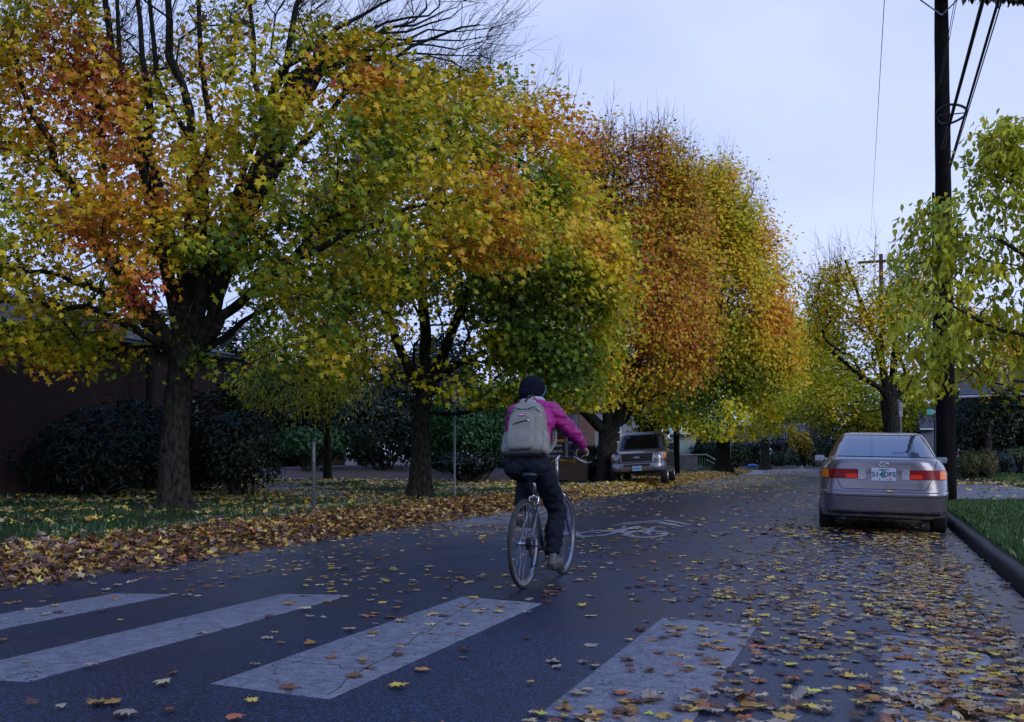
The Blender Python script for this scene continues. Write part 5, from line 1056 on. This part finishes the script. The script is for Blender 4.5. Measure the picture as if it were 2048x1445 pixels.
# hands closed round the grips
for sg in (-1, 1):
    g0, g1 = Vector((sg*.212, .772, 1.028)), Vector((sg*.288, .703, 1.044)); ax = (g1-g0).normalized(); wr = Vector((sg*.262, .705, 1.088)); mid = (g0+g1)/2
    fwd = Vector((ax.y, -ax.x, 0))*(1 if sg > 0 else 1); fwd = fwd if fwd.y > 0 else -fwd; upv = Vector((0, 0, 1))
    b.caps([wr, mid+upv*.036-fwd*.012], [.026, .027], 12); b.ell(mid+upv*.030, (.042, .038, .017), 14, 8, Matrix.Rotation(math.atan2(ax.y, ax.x), 3, 'Z'))
    for k in range(4):
        c = g0.lerp(g1, .10+.27*k) ; rr = .0265; ln = (2.9, 3.3, 3.2, 2.7)[k]
        pts_ = [c + fwd*rr*math.sin(a_) + upv*rr*math.cos(a_) for a_ in np.linspace(.25, ln, 7)]
        b.caps(pts_, [.0092, .009, .0088, .0086, .0083, .008, .0075], 8)
    c = g0.lerp(g1, -.02); b.caps([c+upv*.03-fwd*.02, c-fwd*.03+upv*.002, c-fwd*.018-upv*.022], [.011, .010, .0085], 8)
body_ = fuse('body', b, M_skin, per, .0065, 3)
for sg in (-1, 1):
    MB().ell(hp(sg*.031, .083, -.001), (.0125, .010, .009)).build('eye', mat('eye', (.7, .7, .68), .2), per, smooth=True)
hr = MB(); hr.ell(hp(0, -.022, -.01), (.079, .080, .088), 18, 12, HR); fuse('hair', hr, mat('dark_hair', (.02, .014, .01), .6, var=.4, scale=60, stretch=(1, 1, .1)), per, .009, 3)
ht = MB(); ht.ell(hp(0, -.008, .026), (.103, .117, .104), 24, 16, HR); ht.ell(hp(0, -.03, -.012), (.098, .096, .080), 24, 14, HR); ho2 = fuse('knit_cap', ht, M_hat, per, .008, 4, .0025, 22)
t = MB(); t.tube([hp(.06, .085, .06), hp(.093, .055, .03), hp(.104, .02, -.01), hp(.098, -.01, -.05), hp(.075, -.035, -.082), hp(.04, -.055, -.092)], .0045, 6); t.tube([hp(-.06, .085, .06), hp(-.093, .055, .03), hp(-.104, .02, -.01), hp(-.098, -.01, -.05)], .0045, 6); t.build('cap_trim', mat('teal_trim', (.015, .12, .17), .8), ho2)
t = MB(); [t.ring(hp(sg*.034, .112, -.002), .024, .0028, tuple(HR@Vector((0, 1, 0))), 20, 5) for sg in (-1, 1)]; t.tube([hp(-.08, .0, .0), hp(-.072, .1, 0), hp(-.058, .112, 0)], .0028, 5); t.tube([hp(.08, .0, 0), hp(.072, .1, 0), hp(.058, .112, 0)], .0028, 5); t.tube([hp(-.01, .113, 0), hp(.01, .113, 0)], .0028, 5); t.build('glasses', M_black, per)
# jacket
j = MB(); RT = Matrix.Rotation(math.radians(-20), 3, 'X')
j.ell((OX, .24, 1.045), (.168, .125, .10), 24, 14); j.ell((OX, .285, 1.16), (.172, .128, .14), 24, 14, RT); j.ell((OX, .335, 1.28), (.182, .125, .13), 24, 14, RT); j.caps([(J['shL'][0]+.02, .385, 1.368), (OX, .39, 1.40), (J['shR'][0]-.02, .385, 1.368)], [.075, .085, .075], 18)
for s_ in ('R', 'L'):
    sh, el, wr = (Vector(J[k+s_]) for k in ('sh', 'el', 'wr')); j.caps([sh, sh.lerp(el, .5)+Vector((0, 0, .008)), el], [.074, .064, .056], 16); j.caps([el, el.lerp(wr, .5), wr-(wr-el)*.05], [.056, .05, .038], 14)
j.caps([(OX, .41, 1.40), (OX-.004, .425, 1.445)], [.078, .066], 16)
fuse('jacket', j, M_jack, per, .008, 4, .013, 10)
c = MB(); c.ring((OX-.005, .425, 1.462), .062, .017, (.0, .32, 1), 32, 8); fuse('collar', c, M_hood, per, .007, 3, .003, 20)
h_ = MB(); h_.ell((OX-.035, .355, 1.435), (.088, .05, .034), 20, 12, Matrix.Rotation(math.radians(-30), 3, 'X')@Matrix.Rotation(math.radians(12), 3, 'Y')); fuse('hood', h_, M_hood, per, .008, 4, .004, 16)
# trousers
p = MB(); p.ell((OX, .225, .965), (.172, .135, .105), 24, 14); p.ell((OX-.07, .195, .925), (.105, .12, .085), 18, 12); p.ell((OX+.07, .20, .925), (.105, .12, .085), 18, 12)
p.caps([J['hipR'], (.07, .37, .77), J['kneeR']], [.102, .092, .076], 18); p.caps([J['kneeR'], (.10, .44, .42), (.105, .39, .265)], [.075, .074, .069], 16)
p.caps([J['hipL'], (-.175, .42, .90), J['kneeL']], [.102, .092, .074], 18); p.caps([J['kneeL'], (-.17, .47, .70), (-.147, .37, .61)], [.074, .070, .064], 16)
fuse('trousers', p, M_jeans, per, .008, 3, .017, 9)
for s_, fx, fy, fz, tl_ in (('R', .112, .30, .118, -3), ('L', -.145, .29, .456, -2)):
    s = MB(); s.caps([(fx, fy+.035, fz+.045), (fx, fy+.13, fz+.045), (fx+.006, fy+.225, fz+.035)], [.043, .045, .034], 14); s.caps([(fx, fy+.05, fz+.05), (fx, fy+.065, fz+.105)], [.042, .041], 12)
    s.box((fx, fy+.13, fz+.017), (.078, .23, .026)); so2 = fuse('shoe', s, M_shoe, per, .007, 4)
    q = MB(); q.prism([(fx-.036, fy-.005), (fx+.036, fy-.005), (fx+.044, fy+.1), (fx+.047, fy+.19), (fx+.02, fy+.268), (fx-.025, fy+.262), (fx-.042, fy+.17), (fx-.04, fy+.08)], fz-.002, fz+.019); q.build('sole', M_black, so2, bevel=.004)

# ------------------------------------------------------------------ backpack
M_pack = mat('khaki_grey_canvas', (.19, .195, .185), .85, var=.12, scale=10, bump=.35, bscale=320); M_packd = mat('dark_canvas', (.045, .045, .042), .85, var=.2)
pk = thing('backpack', 'khaki-grey backpack with a small red label worn by the cyclist', 'backpack', (BX+OX+.012, BY+.165, BZ+1.0), 0)
pk.rotation_euler = (math.radians(-15), math.radians(-2), math.radians(-1))
m_ = MB(); sell(m_, (0, -.03, .225), (.150, .095, .215), .5, taper=.10); sell(m_, (0, -.05, .10), (.165, .095, .10), .6); fuse('main_bag', m_, M_pack, pk, .008, 4, .005, 8)
m_ = MB(); sell(m_, (-.012, -.128, .175), (.108, .045, .150), .42, taper=.06); fuse('front_pocket', m_, M_pack, pk, .007, 3, .003, 10)
for sg in (-1, 1): m_ = MB(); sell(m_, (sg*.155, -.04, .105), (.032, .065, .095), .55, taper=.12); fuse('side_pocket', m_, M_pack, pk, .007, 3, .004, 14)
m_ = MB(); sell(m_, (0, -.05, .025), (.150, .085, .035), .6); fuse('base_panel', m_, M_packd, pk, .008, 3)
hn = MB(); hn.tube([(-.055, .02, .43), (-.045, .01, .475), (-.015, .015, .515), (.015, .015, .515), (.045, .01, .475), (.055, .02, .43)], .011, 8, flat=.35); hn.build('handle', M_packd, pk, smooth=True)
zp = MB(); zp.tube([(-.098, -.158, .215), (-.05, -.173, .232), (.0, -.177, .243), (.055, -.174, .256)], .0045, 6); zp.tube([(-.12, -.10, .335), (-.085, -.135, .375), (-.03, -.118, .362), (.03, -.118, .362), (.085, -.135, .375), (.12, -.10, .335)], .0035, 6); zp.tube([(-.13, -.06, .395), (-.07, -.07, .425), (0, -.06, .41), (.07, -.07, .425), (.13, -.06, .395)], .0035, 6); zp.build('zip', M_seam, pk, smooth=True)
zz2 = MB(); zz2.box((.062, -.180, .250), (.022, .006, .010), M=Matrix.Rotation(.5, 3, 'Y')); zz2.box((.131, -.09, .31), (.006, .008, .03)); zz2.build('zip_puller', M_chrome, pk)
lb = MB().box((-.002, -.170, .298), (.052, .006, .017)).build('label', mat('red_label', (.30, .05, .05), .6), pk); MB().box((-.002, -.1745, .300), (.040, .002, .005)).build('label_lettering', M_white, lb)
for sg in (-1, 1):
    s = MB(); s.tube([(sg*.085, .03, .405), (sg*.095, .085, .445), (sg*.115, .19, .42), (sg*.135, .24, .30), (sg*.15, .19, .16), (sg*.155, .06, .06), (sg*.13, .0, .04)], .022, 8, flat=.28); s.build('shoulder_strap', M_pack, pk, smooth=True)
t = MB(); t.tube([(.185, .10, .22), (.195, .06, .16), (.18, .03, .10), (.165, .0, .04)], .008, 6, flat=.4); t.build('strap_end', M_packd, pk, smooth=True)

# ------------------------------------------------------------------ poles, wires, signs
M_pole = mat('creosoted_wood', (.006, .0055, .006), .9, spec=.1, var=.45, scale=8, bump=.8, bscale=30, stretch=(1, 1, .12))
def leafy_pole(): pass
pb0 = gp(1893, 1002, 0.05); pole_top = at(1882, -42, proj(pb0)[2])
up = thing('utility_pole', 'dark wooden utility pole on the right verge just beyond the sedan', 'utility pole', (pb0[0], pb0[1], -.02))
tv = Vector(pole_top)-Vector(pb0); zt = tv.z
P_ = [(tv.x*u, tv.y*u, zt*u) for u in np.linspace(0, 1, 20)]; m_ = MB().tube(P_, [.205-.07*u+.004*math.sin(u*37) for u in np.linspace(0, 1, 20)], 18); m_.build('pole', M_pole, up, smooth=True)
ca = Vector(P_[-1])+Vector((0, -.17, -.47)); ca.z += .12; m_ = MB().box(ca+Vector((.5*_r[0], .5*_r[1], 0)), (2.5, .10, .12), YAW); m_.build('crossarm', M_pole, up)
m_ = MB(); [m_.tube([ca+Vector((sg*.42, -.03, -.05)), ca+Vector((0, .02, -.42))], .014, 6) for sg in (-1, 1)]; m_.build('brace', M_galv, up)
m_ = MB(); m_.box((tv.x*.165-.12, -.175, 1.93), (.02, .02, .20)); m_.box((tv.x*.15-.09, -.18, 1.68), (.05, .01, .05)); m_.build('pole_tag', M_white, up)
m_ = MB(); m_.tube([(tv.x*.6-.19, -.08, zt*.60), (tv.x*.4-.21, -.06, zt*.42), (-.21, -.03, 2.9)], .028, 8); m_.tube([(tv.x*.62+.05, -.18, zt*.62), (tv.x*.5-.03, -.19, zt*.5), (-.04, -.21, 2.9)], .018, 6); m_.build('cable_riser', M_black, up, smooth=True)
Pw = lambda z: Vector(pb0)+tv*((z)/zt)
# second pole of the line, behind the camera (it is what the sedan's rear glass mirrors)
pn = Vector((pb0[0]+.25, -19.0, 0)); up2 = thing('utility_pole', 'wooden utility pole of the same line standing behind the viewpoint', 'utility pole', tuple(pn))
MB().tube([(0, 0, 0), (0, 0, 12.2)], [.19, .13], 16).build('pole', M_pole, up2, smooth=True); MB().box((0, -.16, 11.3), (2.9, .1, .12)).build('crossarm', M_pole, up2); MB().box((0, -.16, 9.9), (2.3, .1, .12)).build('crossarm', M_pole, up2)
def wire(label, a, b, r, sag=.0, n=24):
    a, b = Vector(a), Vector(b); m_ = MB(); m_.tube([a.lerp(b, u)-Vector((0, 0, sag*4*u*(1-u))) for u in np.linspace(0, 1, n)], r, 6)
    return tag(m_.build('cable', M_black, None, smooth=True), label, 'cable', 'overhead cables of the right-hand pole line')
zc = 7.35
wire('thickest black overhead cable passing through the storage loop to the right pole', Pw(zc)+Vector((-.02, -.2, 0)), pn+Vector((0, .2, zc+.15)), .029, .15)
wire('second black overhead cable just right of the thickest one', Pw(zc-.55)+Vector((.06, -.2, 0)), pn+Vector((.06, .2, zc-.15)), .020, .05)
wire('thin overhead cable lashed beside the second black cable', Pw(zc-.5)+Vector((.1, -.2, 0)), pn+Vector((.16, .2, zc-.1)), .009, .08)
wire('hair-thin wire slanting behind the pole top at right', Pw(zc+1.4)+Vector((-.04, -.2, 0)), pn+Vector((-.25, .2, zc+2.1)), .006, .2)
wire('hair-thin pair wire left of the thick cable', Pw(zc+1.2)+Vector((-.1, -.2, 0)), pn+Vector((-.38, .2, zc+2.0)), .006, .2)
wire('single fine wire crossing the open sky over the road', at(1741, 478, 60), at(1774, -90, 10), .0045, .0)
# cable storage loop hung from the thick cable
lc = at(1903, 229, 18.6); lp = MB(); el = [Vector(lc)+Vector((.26*math.cos(a_), .55*math.sin(a_), .02*math.sin(2*a_))) for a_ in np.linspace(0, 2*math.pi, 41)]; lp.tube(el, .024, 8, cap=False); lpo = tag(bpy.data.objects.new('cable_loop', None), 'oval cable storage loop hanging from the thick overhead cable', 'cable loop', None); C.objects.link(lpo); lpo.location = lc
lp.v = [tuple(Vector(v)-Vector(lc)) for v in lp.v]; lp.build('loop', M_black, lpo, smooth=True)
MB().tube([(-.25, 0, 0), (.25, 0, 0)], .012, 6).tube([(0, -.5, .02), (0, .5, .02)], .014, 6).build('bracket', M_dark, lpo)
# brown dead leaves hanging at the crossarm
dl = np.random.default_rng(9); n = 240; a0, a1 = at(1908, -6, proj(pb0)[2]-.5), at(2075, 2, proj(pb0)[2]-.7); LPp = a0+(a1-a0)*dl.random((n, 1))+dl.normal(size=(n, 3))*[.04, .08, .06]; LPp[:, 2] += .1
dv = tag(bpy.data.objects.new('dead_vine', None), 'ragged dark dead leaves hanging under the crossarm at the top right', 'dead vine'); C.objects.link(dv); dv.location = a0
V, F, cc = leaf_arrays(LPp-a0, dl.normal(size=(n, 3))*[.4, 1, .2], .2*(.6+.8*dl.random(n)), np.repeat(np.array([[.03, .014, .009]]), n, 0), LEAF_OVAL, dl, 2.5, .5); soup('leaves', V, F, M_ground_leaf, dv, cc)
MB().tube([(0, 0, .12), tuple(Vector(a1-a0)*.5+Vector((0, 0, .09))), tuple(Vector(a1-a0)+Vector((0, 0, .12)))], .03, 6).build('stem', M_twig, dv)
# distant poles
def far_pole(label, px, Z, ztop, r, arm=None, rust=False):
    b0 = np.array(wx(px, Z, 0)); o = thing('utility_pole', label, 'utility pole', tuple(b0)); m = mat('brown_pole', (.07, .032, .026), .9) if rust else M_pole
    MB().tube([(0, 0, -.2), (0, 0, ztop)], [r, r*.75], 12).build('pole', m, o, smooth=True)
    if arm: MB().box((0, -.1, arm), (2.6, .12, .14)).build('crossarm', m, o)
far_pole('brown far utility pole with one crossarm rising behind the sparse right maple', 1765, 60, 13.2, .16, 12.75, True)
far_pole('dark pole standing behind the pickup, before the pale porch', 1353, 52, 8.5, .17)
# signs
def signpost(name, label, base, h, r=.025, m=None):
    o = thing(name, label, 'sign', tuple(base)); MB().tube([(0, 0, -.1), (0, 0, h)], r, 8).build('post', m or M_galv, o); return o
bs = gp(909, 991, .06); s1 = signpost('street_sign', 'grey sign post seen edge-on beside the second maple, right of its trunk', bs, 2.62, .03)
for dx, yaw in ((-.05, 65), (.05, 70)):
    M2 = Matrix.Rotation(math.radians(yaw), 3, 'Z'); MB().box((dx, 0, 2.40+(.03 if dx > 0 else -.03)), (.30, .006, .42), M=M2).build('sign_plate', M_alu, s1)
bs = gp(627, 1026, .06); s2 = signpost('post', 'short grey post standing in the leaves between the two near maples', bs, 1.14, .035, mat('dark_grey_post', (.05, .055, .06), .7, var=.3)); s2['category'] = 'post'; MB().box((.02, -.03, .99), (.03, .02, .3)).build('bracket', M_galv, s2)
bs = wx(1802, 46, .02); s3 = signpost('parking_sign', 'white parking sign above the sedan roof, on a grey post', bs, 3.55, .04)
MY = Matrix.Rotation(math.radians(12), 3, 'Z'); M_signw = mat('sign_white', (.50, .46, .56), .5, var=.05); M_signt = mat('sign_lettering', (.10, .03, .08), .6); s3p = MB().box((-.06, -.05, 3.12), (.31, .01, .66), M=MY).build('sign_plate', M_signw, s3)
t = MB(); MS = MY@MX; text_into(t, '2', .22, MS, (-.06, -.062, 3.34)); text_into(t, 'HOUR', .095, MS, (-.06, -.062, 3.19)); text_into(t, 'PARKING', .062, MS, (-.06, -.062, 3.07)); t.box((-.06, -.062, 2.87), (.20, .004, .02), M=MY); t.box((-.06, -.059, 3.135), (.31, .003, .012), M=MY); t.build('sign_lettering', M_signt, s3p)
M_sgreen = mat('street_sign_green', (.01, .30, .27), .5, var=.1)
def streetname(label, px, Z, z0, h, wd, yaw):
    o = signpost('street_name_sign', label, wx(px, Z, z0), h-z0, .035); p = MB().box((-.28*wd, 0, h-z0-.12), (wd, .012, .19), M=Matrix.Rotation(math.radians(yaw), 3, 'Z')).build('sign_plate', M_sgreen, o)
    t = MB(); 
    for k in range(5): t.box((-.28*wd+(-.36+.18*k)*wd, -.02, h-z0-.12+.004*(k % 2)), (.11*wd, .008, .07+.02*(k % 3)))
    t.build('sign_lettering', M_white, p)
streetname('green street name sign beside the right utility pole', 1873, 34, .02, 2.62, .40, 20)
streetname('small green street name sign at the far end of the road', 1521, 97, -.9, 1.42, .55, 5)
o = signpost('street_sign', 'small dark sign on a thin post at the far left verge', wx(1461, 68, 0), 2.3, .03); MB().box((0, -.03, 1.95), (.28, .01, .6)).build('sign_plate', M_galv, o)
o = thing('recycling_bin', 'bright blue lid of a bin on the far left verge', 'bin', wx(1505, 84, -.05)); MB().prism([(-.36, -.3), (.36, -.3), (.36, .3), (-.36, .3)], 0, .20).build('bin_body', mat('bin_green', (.02, .10, .06), .5), o); MB().ell((0, 0, .21), (.42, .34, .15)).build('lid', mat('bin_blue', (.01, .05, .55), .4), o, smooth=True)
o = thing('road_debris', 'small pale grey lump lying on the road at its far end', 'debris', wx(1603, 86, -.2)); fuse('lump', MB().ell((0, 0, .12), (.16, .12, .16)).ell((.03, 0, .3), (.08, .07, .09)), mat('pale_grey', (.22, .23, .27), .8), o, .03, 2)

# ------------------------------------------------------------------ church sign, planter
cs_ = gp(1118, 948, .22); cz = .20
sg0 = thing('church_sign', 'dark church notice board with an orange band, partly behind the cyclist', 'sign', tuple(wx(1100, 37.5, cz)), math.radians(10))
M_mar = mat('maroon_board', (.06, .018, .02), .6); M_blk = mat('black_board', (.012, .010, .012), .6); M_orn = mat('orange_band', (.85, .30, .02), .5, var=.1)
fro = MB(); [fro.box((sx_, .04, .85), (.10, .10, 1.75)) for sx_ in (-.95, .62)]; fro.build('post', mat('grey_post', (.24, .25, .29), .7), sg0)
bd = MB().box((-.165, -.02, 1.05), (1.46, .05, .74)).build('board', M_blk, sg0); MB().box((-.165, -.03, 1.49), (1.46, .07, .13)).build('header', M_mar, sg0); ob = MB().box((-.165, -.035, 1.365), (1.44, .06, .10)).build('orange_band', M_orn, sg0)
t = MB(); text_into(t, 'Prince Of Wales', .185, MX, (-.17, -.052, 1.20)); text_into(t, 'Church', .185, MX, (.21, -.052, .98)); text_into(t, 'ALL WELCOME HERE', .075, MX, (-.1, -.052, .79)); t.build('board_lettering', M_white, bd)
pl0 = thing('planter', 'dark timber planter box with small yellow flowers below the church sign', 'planter', tuple(wx(1138, 36, .15)), math.radians(15))
m_ = MB(); m_.box((0, 0, .28), (1.35, .6, .62)); m_.build('box', mat('dark_timber', (.028, .018, .016), .9, var=.3, scale=5, bump=.5, stretch=(.2, 1, 3)), pl0, bevel=.01)
r_ = np.random.default_rng(3); n = 900; PP_ = np.column_stack([r_.uniform(-.62, .62, n), r_.uniform(-.25, .25, n), .60+.14*r_.random(n)]); cF = np.array([(.5, .33, .03), (.55, .2, .02), (.10, .14, .03), (.12, .12, .04)])[r_.choice(4, n, p=[.28, .12, .35, .25])]
V, F, cc = leaf_arrays(PP_, r_.normal(size=(n, 3))+[0, -.3, .6], .07*(.6+.8*r_.random(n)), cF, LEAF_LOW, r_, 0, .3); soup('flowers', V, F, M_leaf, pl0, cc)

# ------------------------------------------------------------------ buildings
def house(name, label, cat, pts2, zw, zr, wm, rm, base_z=0, hip=False, wins=(), over=.35):
    """pts2: four plan corners; ridge along edge 0-1 direction"""
    P = [Vector((p[0], p[1], 0)) for p in pts2]; c = sum(P, Vector())/4; o = thing(name, label, cat, (c.x, c.y, base_z)); Q = [p-c for p in P]
    mb = MB(); mb.add([(q.x, q.y, z) for z in (-.3, zw) for q in Q], [(0, 1, 5, 4), (1, 2, 6, 5), (2, 3, 7, 6), (3, 0, 4, 7)])
    m0, m1 = (Q[0]+Q[3])/2, (Q[1]+Q[2])/2; d = (m1-m0).normalized()
    if hip: L_ = (Q[3]-Q[0]).length/2; m0, m1 = m0+d*L_, m1-d*L_
    else: mb.add([(Q[0].x, Q[0].y, zw), (Q[3].x, Q[3].y, zw), (m0.x, m0.y, zr-.05)], [(0, 1, 2)]); mb.add([(Q[1].x, Q[1].y, zw), (Q[2].x, Q[2].y, zw), (m1.x, m1.y, zr-.05)], [(0, 1, 2)])
    mb.build('wall', wm, o)
    e = [q + (q.normalized()*over*1.3) for q in Q]; r0, r1 = (m0, m1) if hip else (m0-d*over, m1+d*over)
    rb_ = MB(); zz_ = zw-.12
    rb_.add([(e[0].x, e[0].y, zz_), (e[1].x, e[1].y, zz_), (r1.x, r1.y, zr), (r0.x, r0.y, zr), (e[3].x, e[3].y, zz_), (e[2].x, e[2].y, zz_)], [(0, 1, 2, 3), (4, 3, 2, 5)] + ([(0, 3, 4), (1, 5, 2)] if hip else []))
    rf = rb_.build('roof', rm, o, solid=.12)
    g = MB(); g.tube([e[0]+Vector((0, 0, zz_-.05)), e[1]+Vector((0, 0, zz_-.05))], .07, 8); g.build('gutter', M_white if wm is not M_brick else M_dark, rf)
    for (edge, u, z, ww, wh) in wins:
        a_, b_ = Q[edge], Q[(edge+1) % 4]; dd = (b_-a_).normalized(); nn_ = Vector((dd.y, -dd.x, 0)); 
        if nn_.dot((a_+b_)/2) < 0: nn_ = -nn_
        p_ = a_+dd*u; Mw = Matrix((dd, nn_, Vector((0, 0, 1)))).transposed(); f_ = MB()
        for (cx_, cz_, sx_, sz_) in ((0, wh/2, ww+.12, .09), (0, -wh/2, ww+.2, .09), (-ww/2, 0, .09, wh), (ww/2, 0, .09, wh), (0, 0, ww, .05)): f_.box(p_+nn_*.03+dd*cx_+Vector((0, 0, z+cz_)), (sx_, .09, sz_), M=Mw)
        w_ = f_.build('window', M_white, o); MB().box(p_+nn_*.01+Vector((0, 0, z)), (ww, .04, wh), M=Mw).build('pane', M_glass, w_)
    return o
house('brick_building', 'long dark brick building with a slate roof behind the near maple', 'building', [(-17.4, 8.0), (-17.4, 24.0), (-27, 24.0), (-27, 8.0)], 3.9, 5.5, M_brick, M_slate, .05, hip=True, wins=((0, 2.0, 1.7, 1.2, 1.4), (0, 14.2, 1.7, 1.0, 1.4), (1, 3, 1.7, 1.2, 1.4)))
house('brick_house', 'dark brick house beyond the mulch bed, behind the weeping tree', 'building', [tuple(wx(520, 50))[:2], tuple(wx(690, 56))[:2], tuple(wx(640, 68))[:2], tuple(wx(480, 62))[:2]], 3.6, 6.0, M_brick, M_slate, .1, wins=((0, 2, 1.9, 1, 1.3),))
gh_ = house('house', 'blue-grey sided house with brick chimney behind the pickup', 'house', [tuple(wx(1085, 60))[:2], tuple(wx(1300, 62))[:2], tuple(wx(1290, 74))[:2], tuple(wx(1085, 72))[:2]], 3.9, 7.2, M_grayside, M_slate, .15, wins=((0, 1.4, 2.3, 1.1, 1.3), (0, 4.6, 2.3, .9, 1.2)))
cpos = Vector(wx(1173, 59.3, 0))-Vector(gh_.location); MB().box((cpos.x, cpos.y, 2.6), (.95, .7, 5.6), YAW).build('chimney', M_chim, gh_)
f0 = thing('fence', 'dark board fence in front of the blue-grey house', 'fence', tuple(wx(1180, 52, .1))); MB().box((0, 0, .72), (5.2, .06, 1.44), YAW).build('boards', mat('dark_boards', (.03, .035, .045), .85, var=.2, stretch=(6, 6, .5)), f0)
m_ = MB(); [m_.box((_r[0]*k, _r[1]*k, .78), (.12, .14, 1.56), YAW) for k in (-2.6, -.9, .9, 2.6)]; m_.build('fence_post', M_pole, f0)
o = thing('garden_chair', 'white metal garden chair back on the lawn edge of the blue-grey house', 'chair', tuple(wx(1202, 51, .1))); t = MB(); t.tube([(-.25, 0, 0), (-.25, 0, 1.5), (-.17, 0, 1.72), (.3, 0, 1.72), (.3, 0, 0)], .025, 6); t.build('back_frame', M_white, o); MB().box((.02, .25, .55), (.5, .5, .04)).build('seat', M_white, o)
gs = house('garage', 'pale teal garage with dark open porch beyond the dark pole', 'building', [tuple(wx(1343, 74))[:2], tuple(wx(1392, 74))[:2], tuple(wx(1392, 80))[:2], tuple(wx(1343, 80))[:2]], 2.7, 4.6, M_tealside, mat('pale_roof', (.42, .55, .55), .6, var=.1), .1)
MB().box((.15, -2.9+.0, .75), (1.25, .3, 1.75), YAW).build('porch_shade_box', mat('porch_shade_paint', (.012, .02, .03), .8), gs)  # solid dark box, its colour stands for the shade inside the porch
t = MB(); [t.box(tuple(Vector(wx(px_c, 73.6, 0))-Vector(gs.location)+Vector((0, 0, .9))), (.14, .14, 2.1)) for px_c in (1346, 1389)]; t.build('porch_post', M_white, gs)
rw_ = thing('ramp', 'grey ramp wall with green lattice and sloping white rail beyond the dark pole', 'ramp', tuple(wx(1385, 66, .05)), YAW)
MB().box((-.55, 0, .45), (1.75, .2, .95)).build('wall', mat('grey_wall', (.13, .13, .145), .8, var=.25, scale=5), rw_)
t = MB(); [t.box((.48+.16*k, 0, .42-.045*max(0, k-2)), (.05, .04, .9-.09*max(0, k-2))) for k in range(8)]; t.build('lattice', mat('green_lattice', (.05, .13, .07), .7), rw_)
t = MB(); t.tube([(-1.4, -.1, 1.0), (.9, -.1, 1.02), (2.3, -.1, .22)], .045, 6); t.tube([(.9, -.1, .7), (2.25, -.1, .0)], .03, 6); t.tube([(2.25, -.1, -.1), (2.25, -.1, .25)], .04, 6); t.build('rail', mat('weathered_rail', (.30, .28, .25), .7), rw_)
# right-hand houses
house('house', 'blue-grey house wall right of the utility pole', 'house', [tuple(wx(1868, 58))[:2], tuple(wx(1975, 58))[:2], tuple(wx(1990, 68))[:2], tuple(wx(1868, 68))[:2]], 4.7, 6.2, M_blueside, M_slate, .3, wins=((0, 2.2, 2.4, .9, 1.2),))
house('house', 'blue-grey garage gable far behind the parking sign', 'house', [tuple(wx(1842, 84))[:2], tuple(wx(1873, 84))[:2], tuple(wx(1873, 92))[:2], tuple(wx(1842, 92))[:2]], 3.4, 4.6, M_blueside, M_slate, .0)
house('house', 'dark house with low-pitched porch roof behind the big rhododendron at right', 'house', [tuple(wx(1928, 50))[:2], tuple(wx(2120, 47))[:2], tuple(wx(2150, 58))[:2], tuple(wx(1950, 60))[:2]], 3.7, 5.0, M_blueside, M_slate, .4, wins=((0, 3.6, 2.5, 1.3, 1.2),))
house('house', 'tall dark-roofed house at the right edge behind the leaves', 'house', [tuple(wx(2030, 60))[:2], tuple(wx(2260, 60))[:2], tuple(wx(2260, 74))[:2], tuple(wx(2030, 74))[:2]], 6.4, 8.8, M_blueside, M_slate, .4, wins=((0, 1.5, 5.0, .9, 1.2),))
# far car behind the shrubs, only its tail shows
fc = thing('parked_car', 'silver car with a bright red tail light glimpsed behind the right-hand shrubs', 'car', tuple(wx(1984, 47, .35)), math.radians(-60)); cst = Stack([(.3, -2.1, 2.1, .8, 6), (.6, -2.15, 2.15, .85, 6), (.9, -2.1, 1.9, .83, 6), (1.0, -2.0, 1.2, .78, 5)]); cst.mesh(60, 20).build('body', carpaint('silver_paint', (.4, .42, .48)), fc, smooth=True)
Stack([(.95, -1.7, .9, .76, 5), (1.2, -1.3, .4, .66, 5), (1.38, -.9, -.1, .55, 5)]).mesh(60, 14).build('cabin', M_glass, fc, smooth=True); [panel('tail_light', cst.rear, lambda v: (sg*.45, sg*.78), .68, .86, mat('red_tail', (.7, .02, .06), .3), fc, .02, 6, 4) for sg in (-1, 1)]
for y_ in (-1.3, 1.3):
    for sg in (-1, 1): wheel(fc, sg*.74, y_, .31, .19, M_alu, sg)
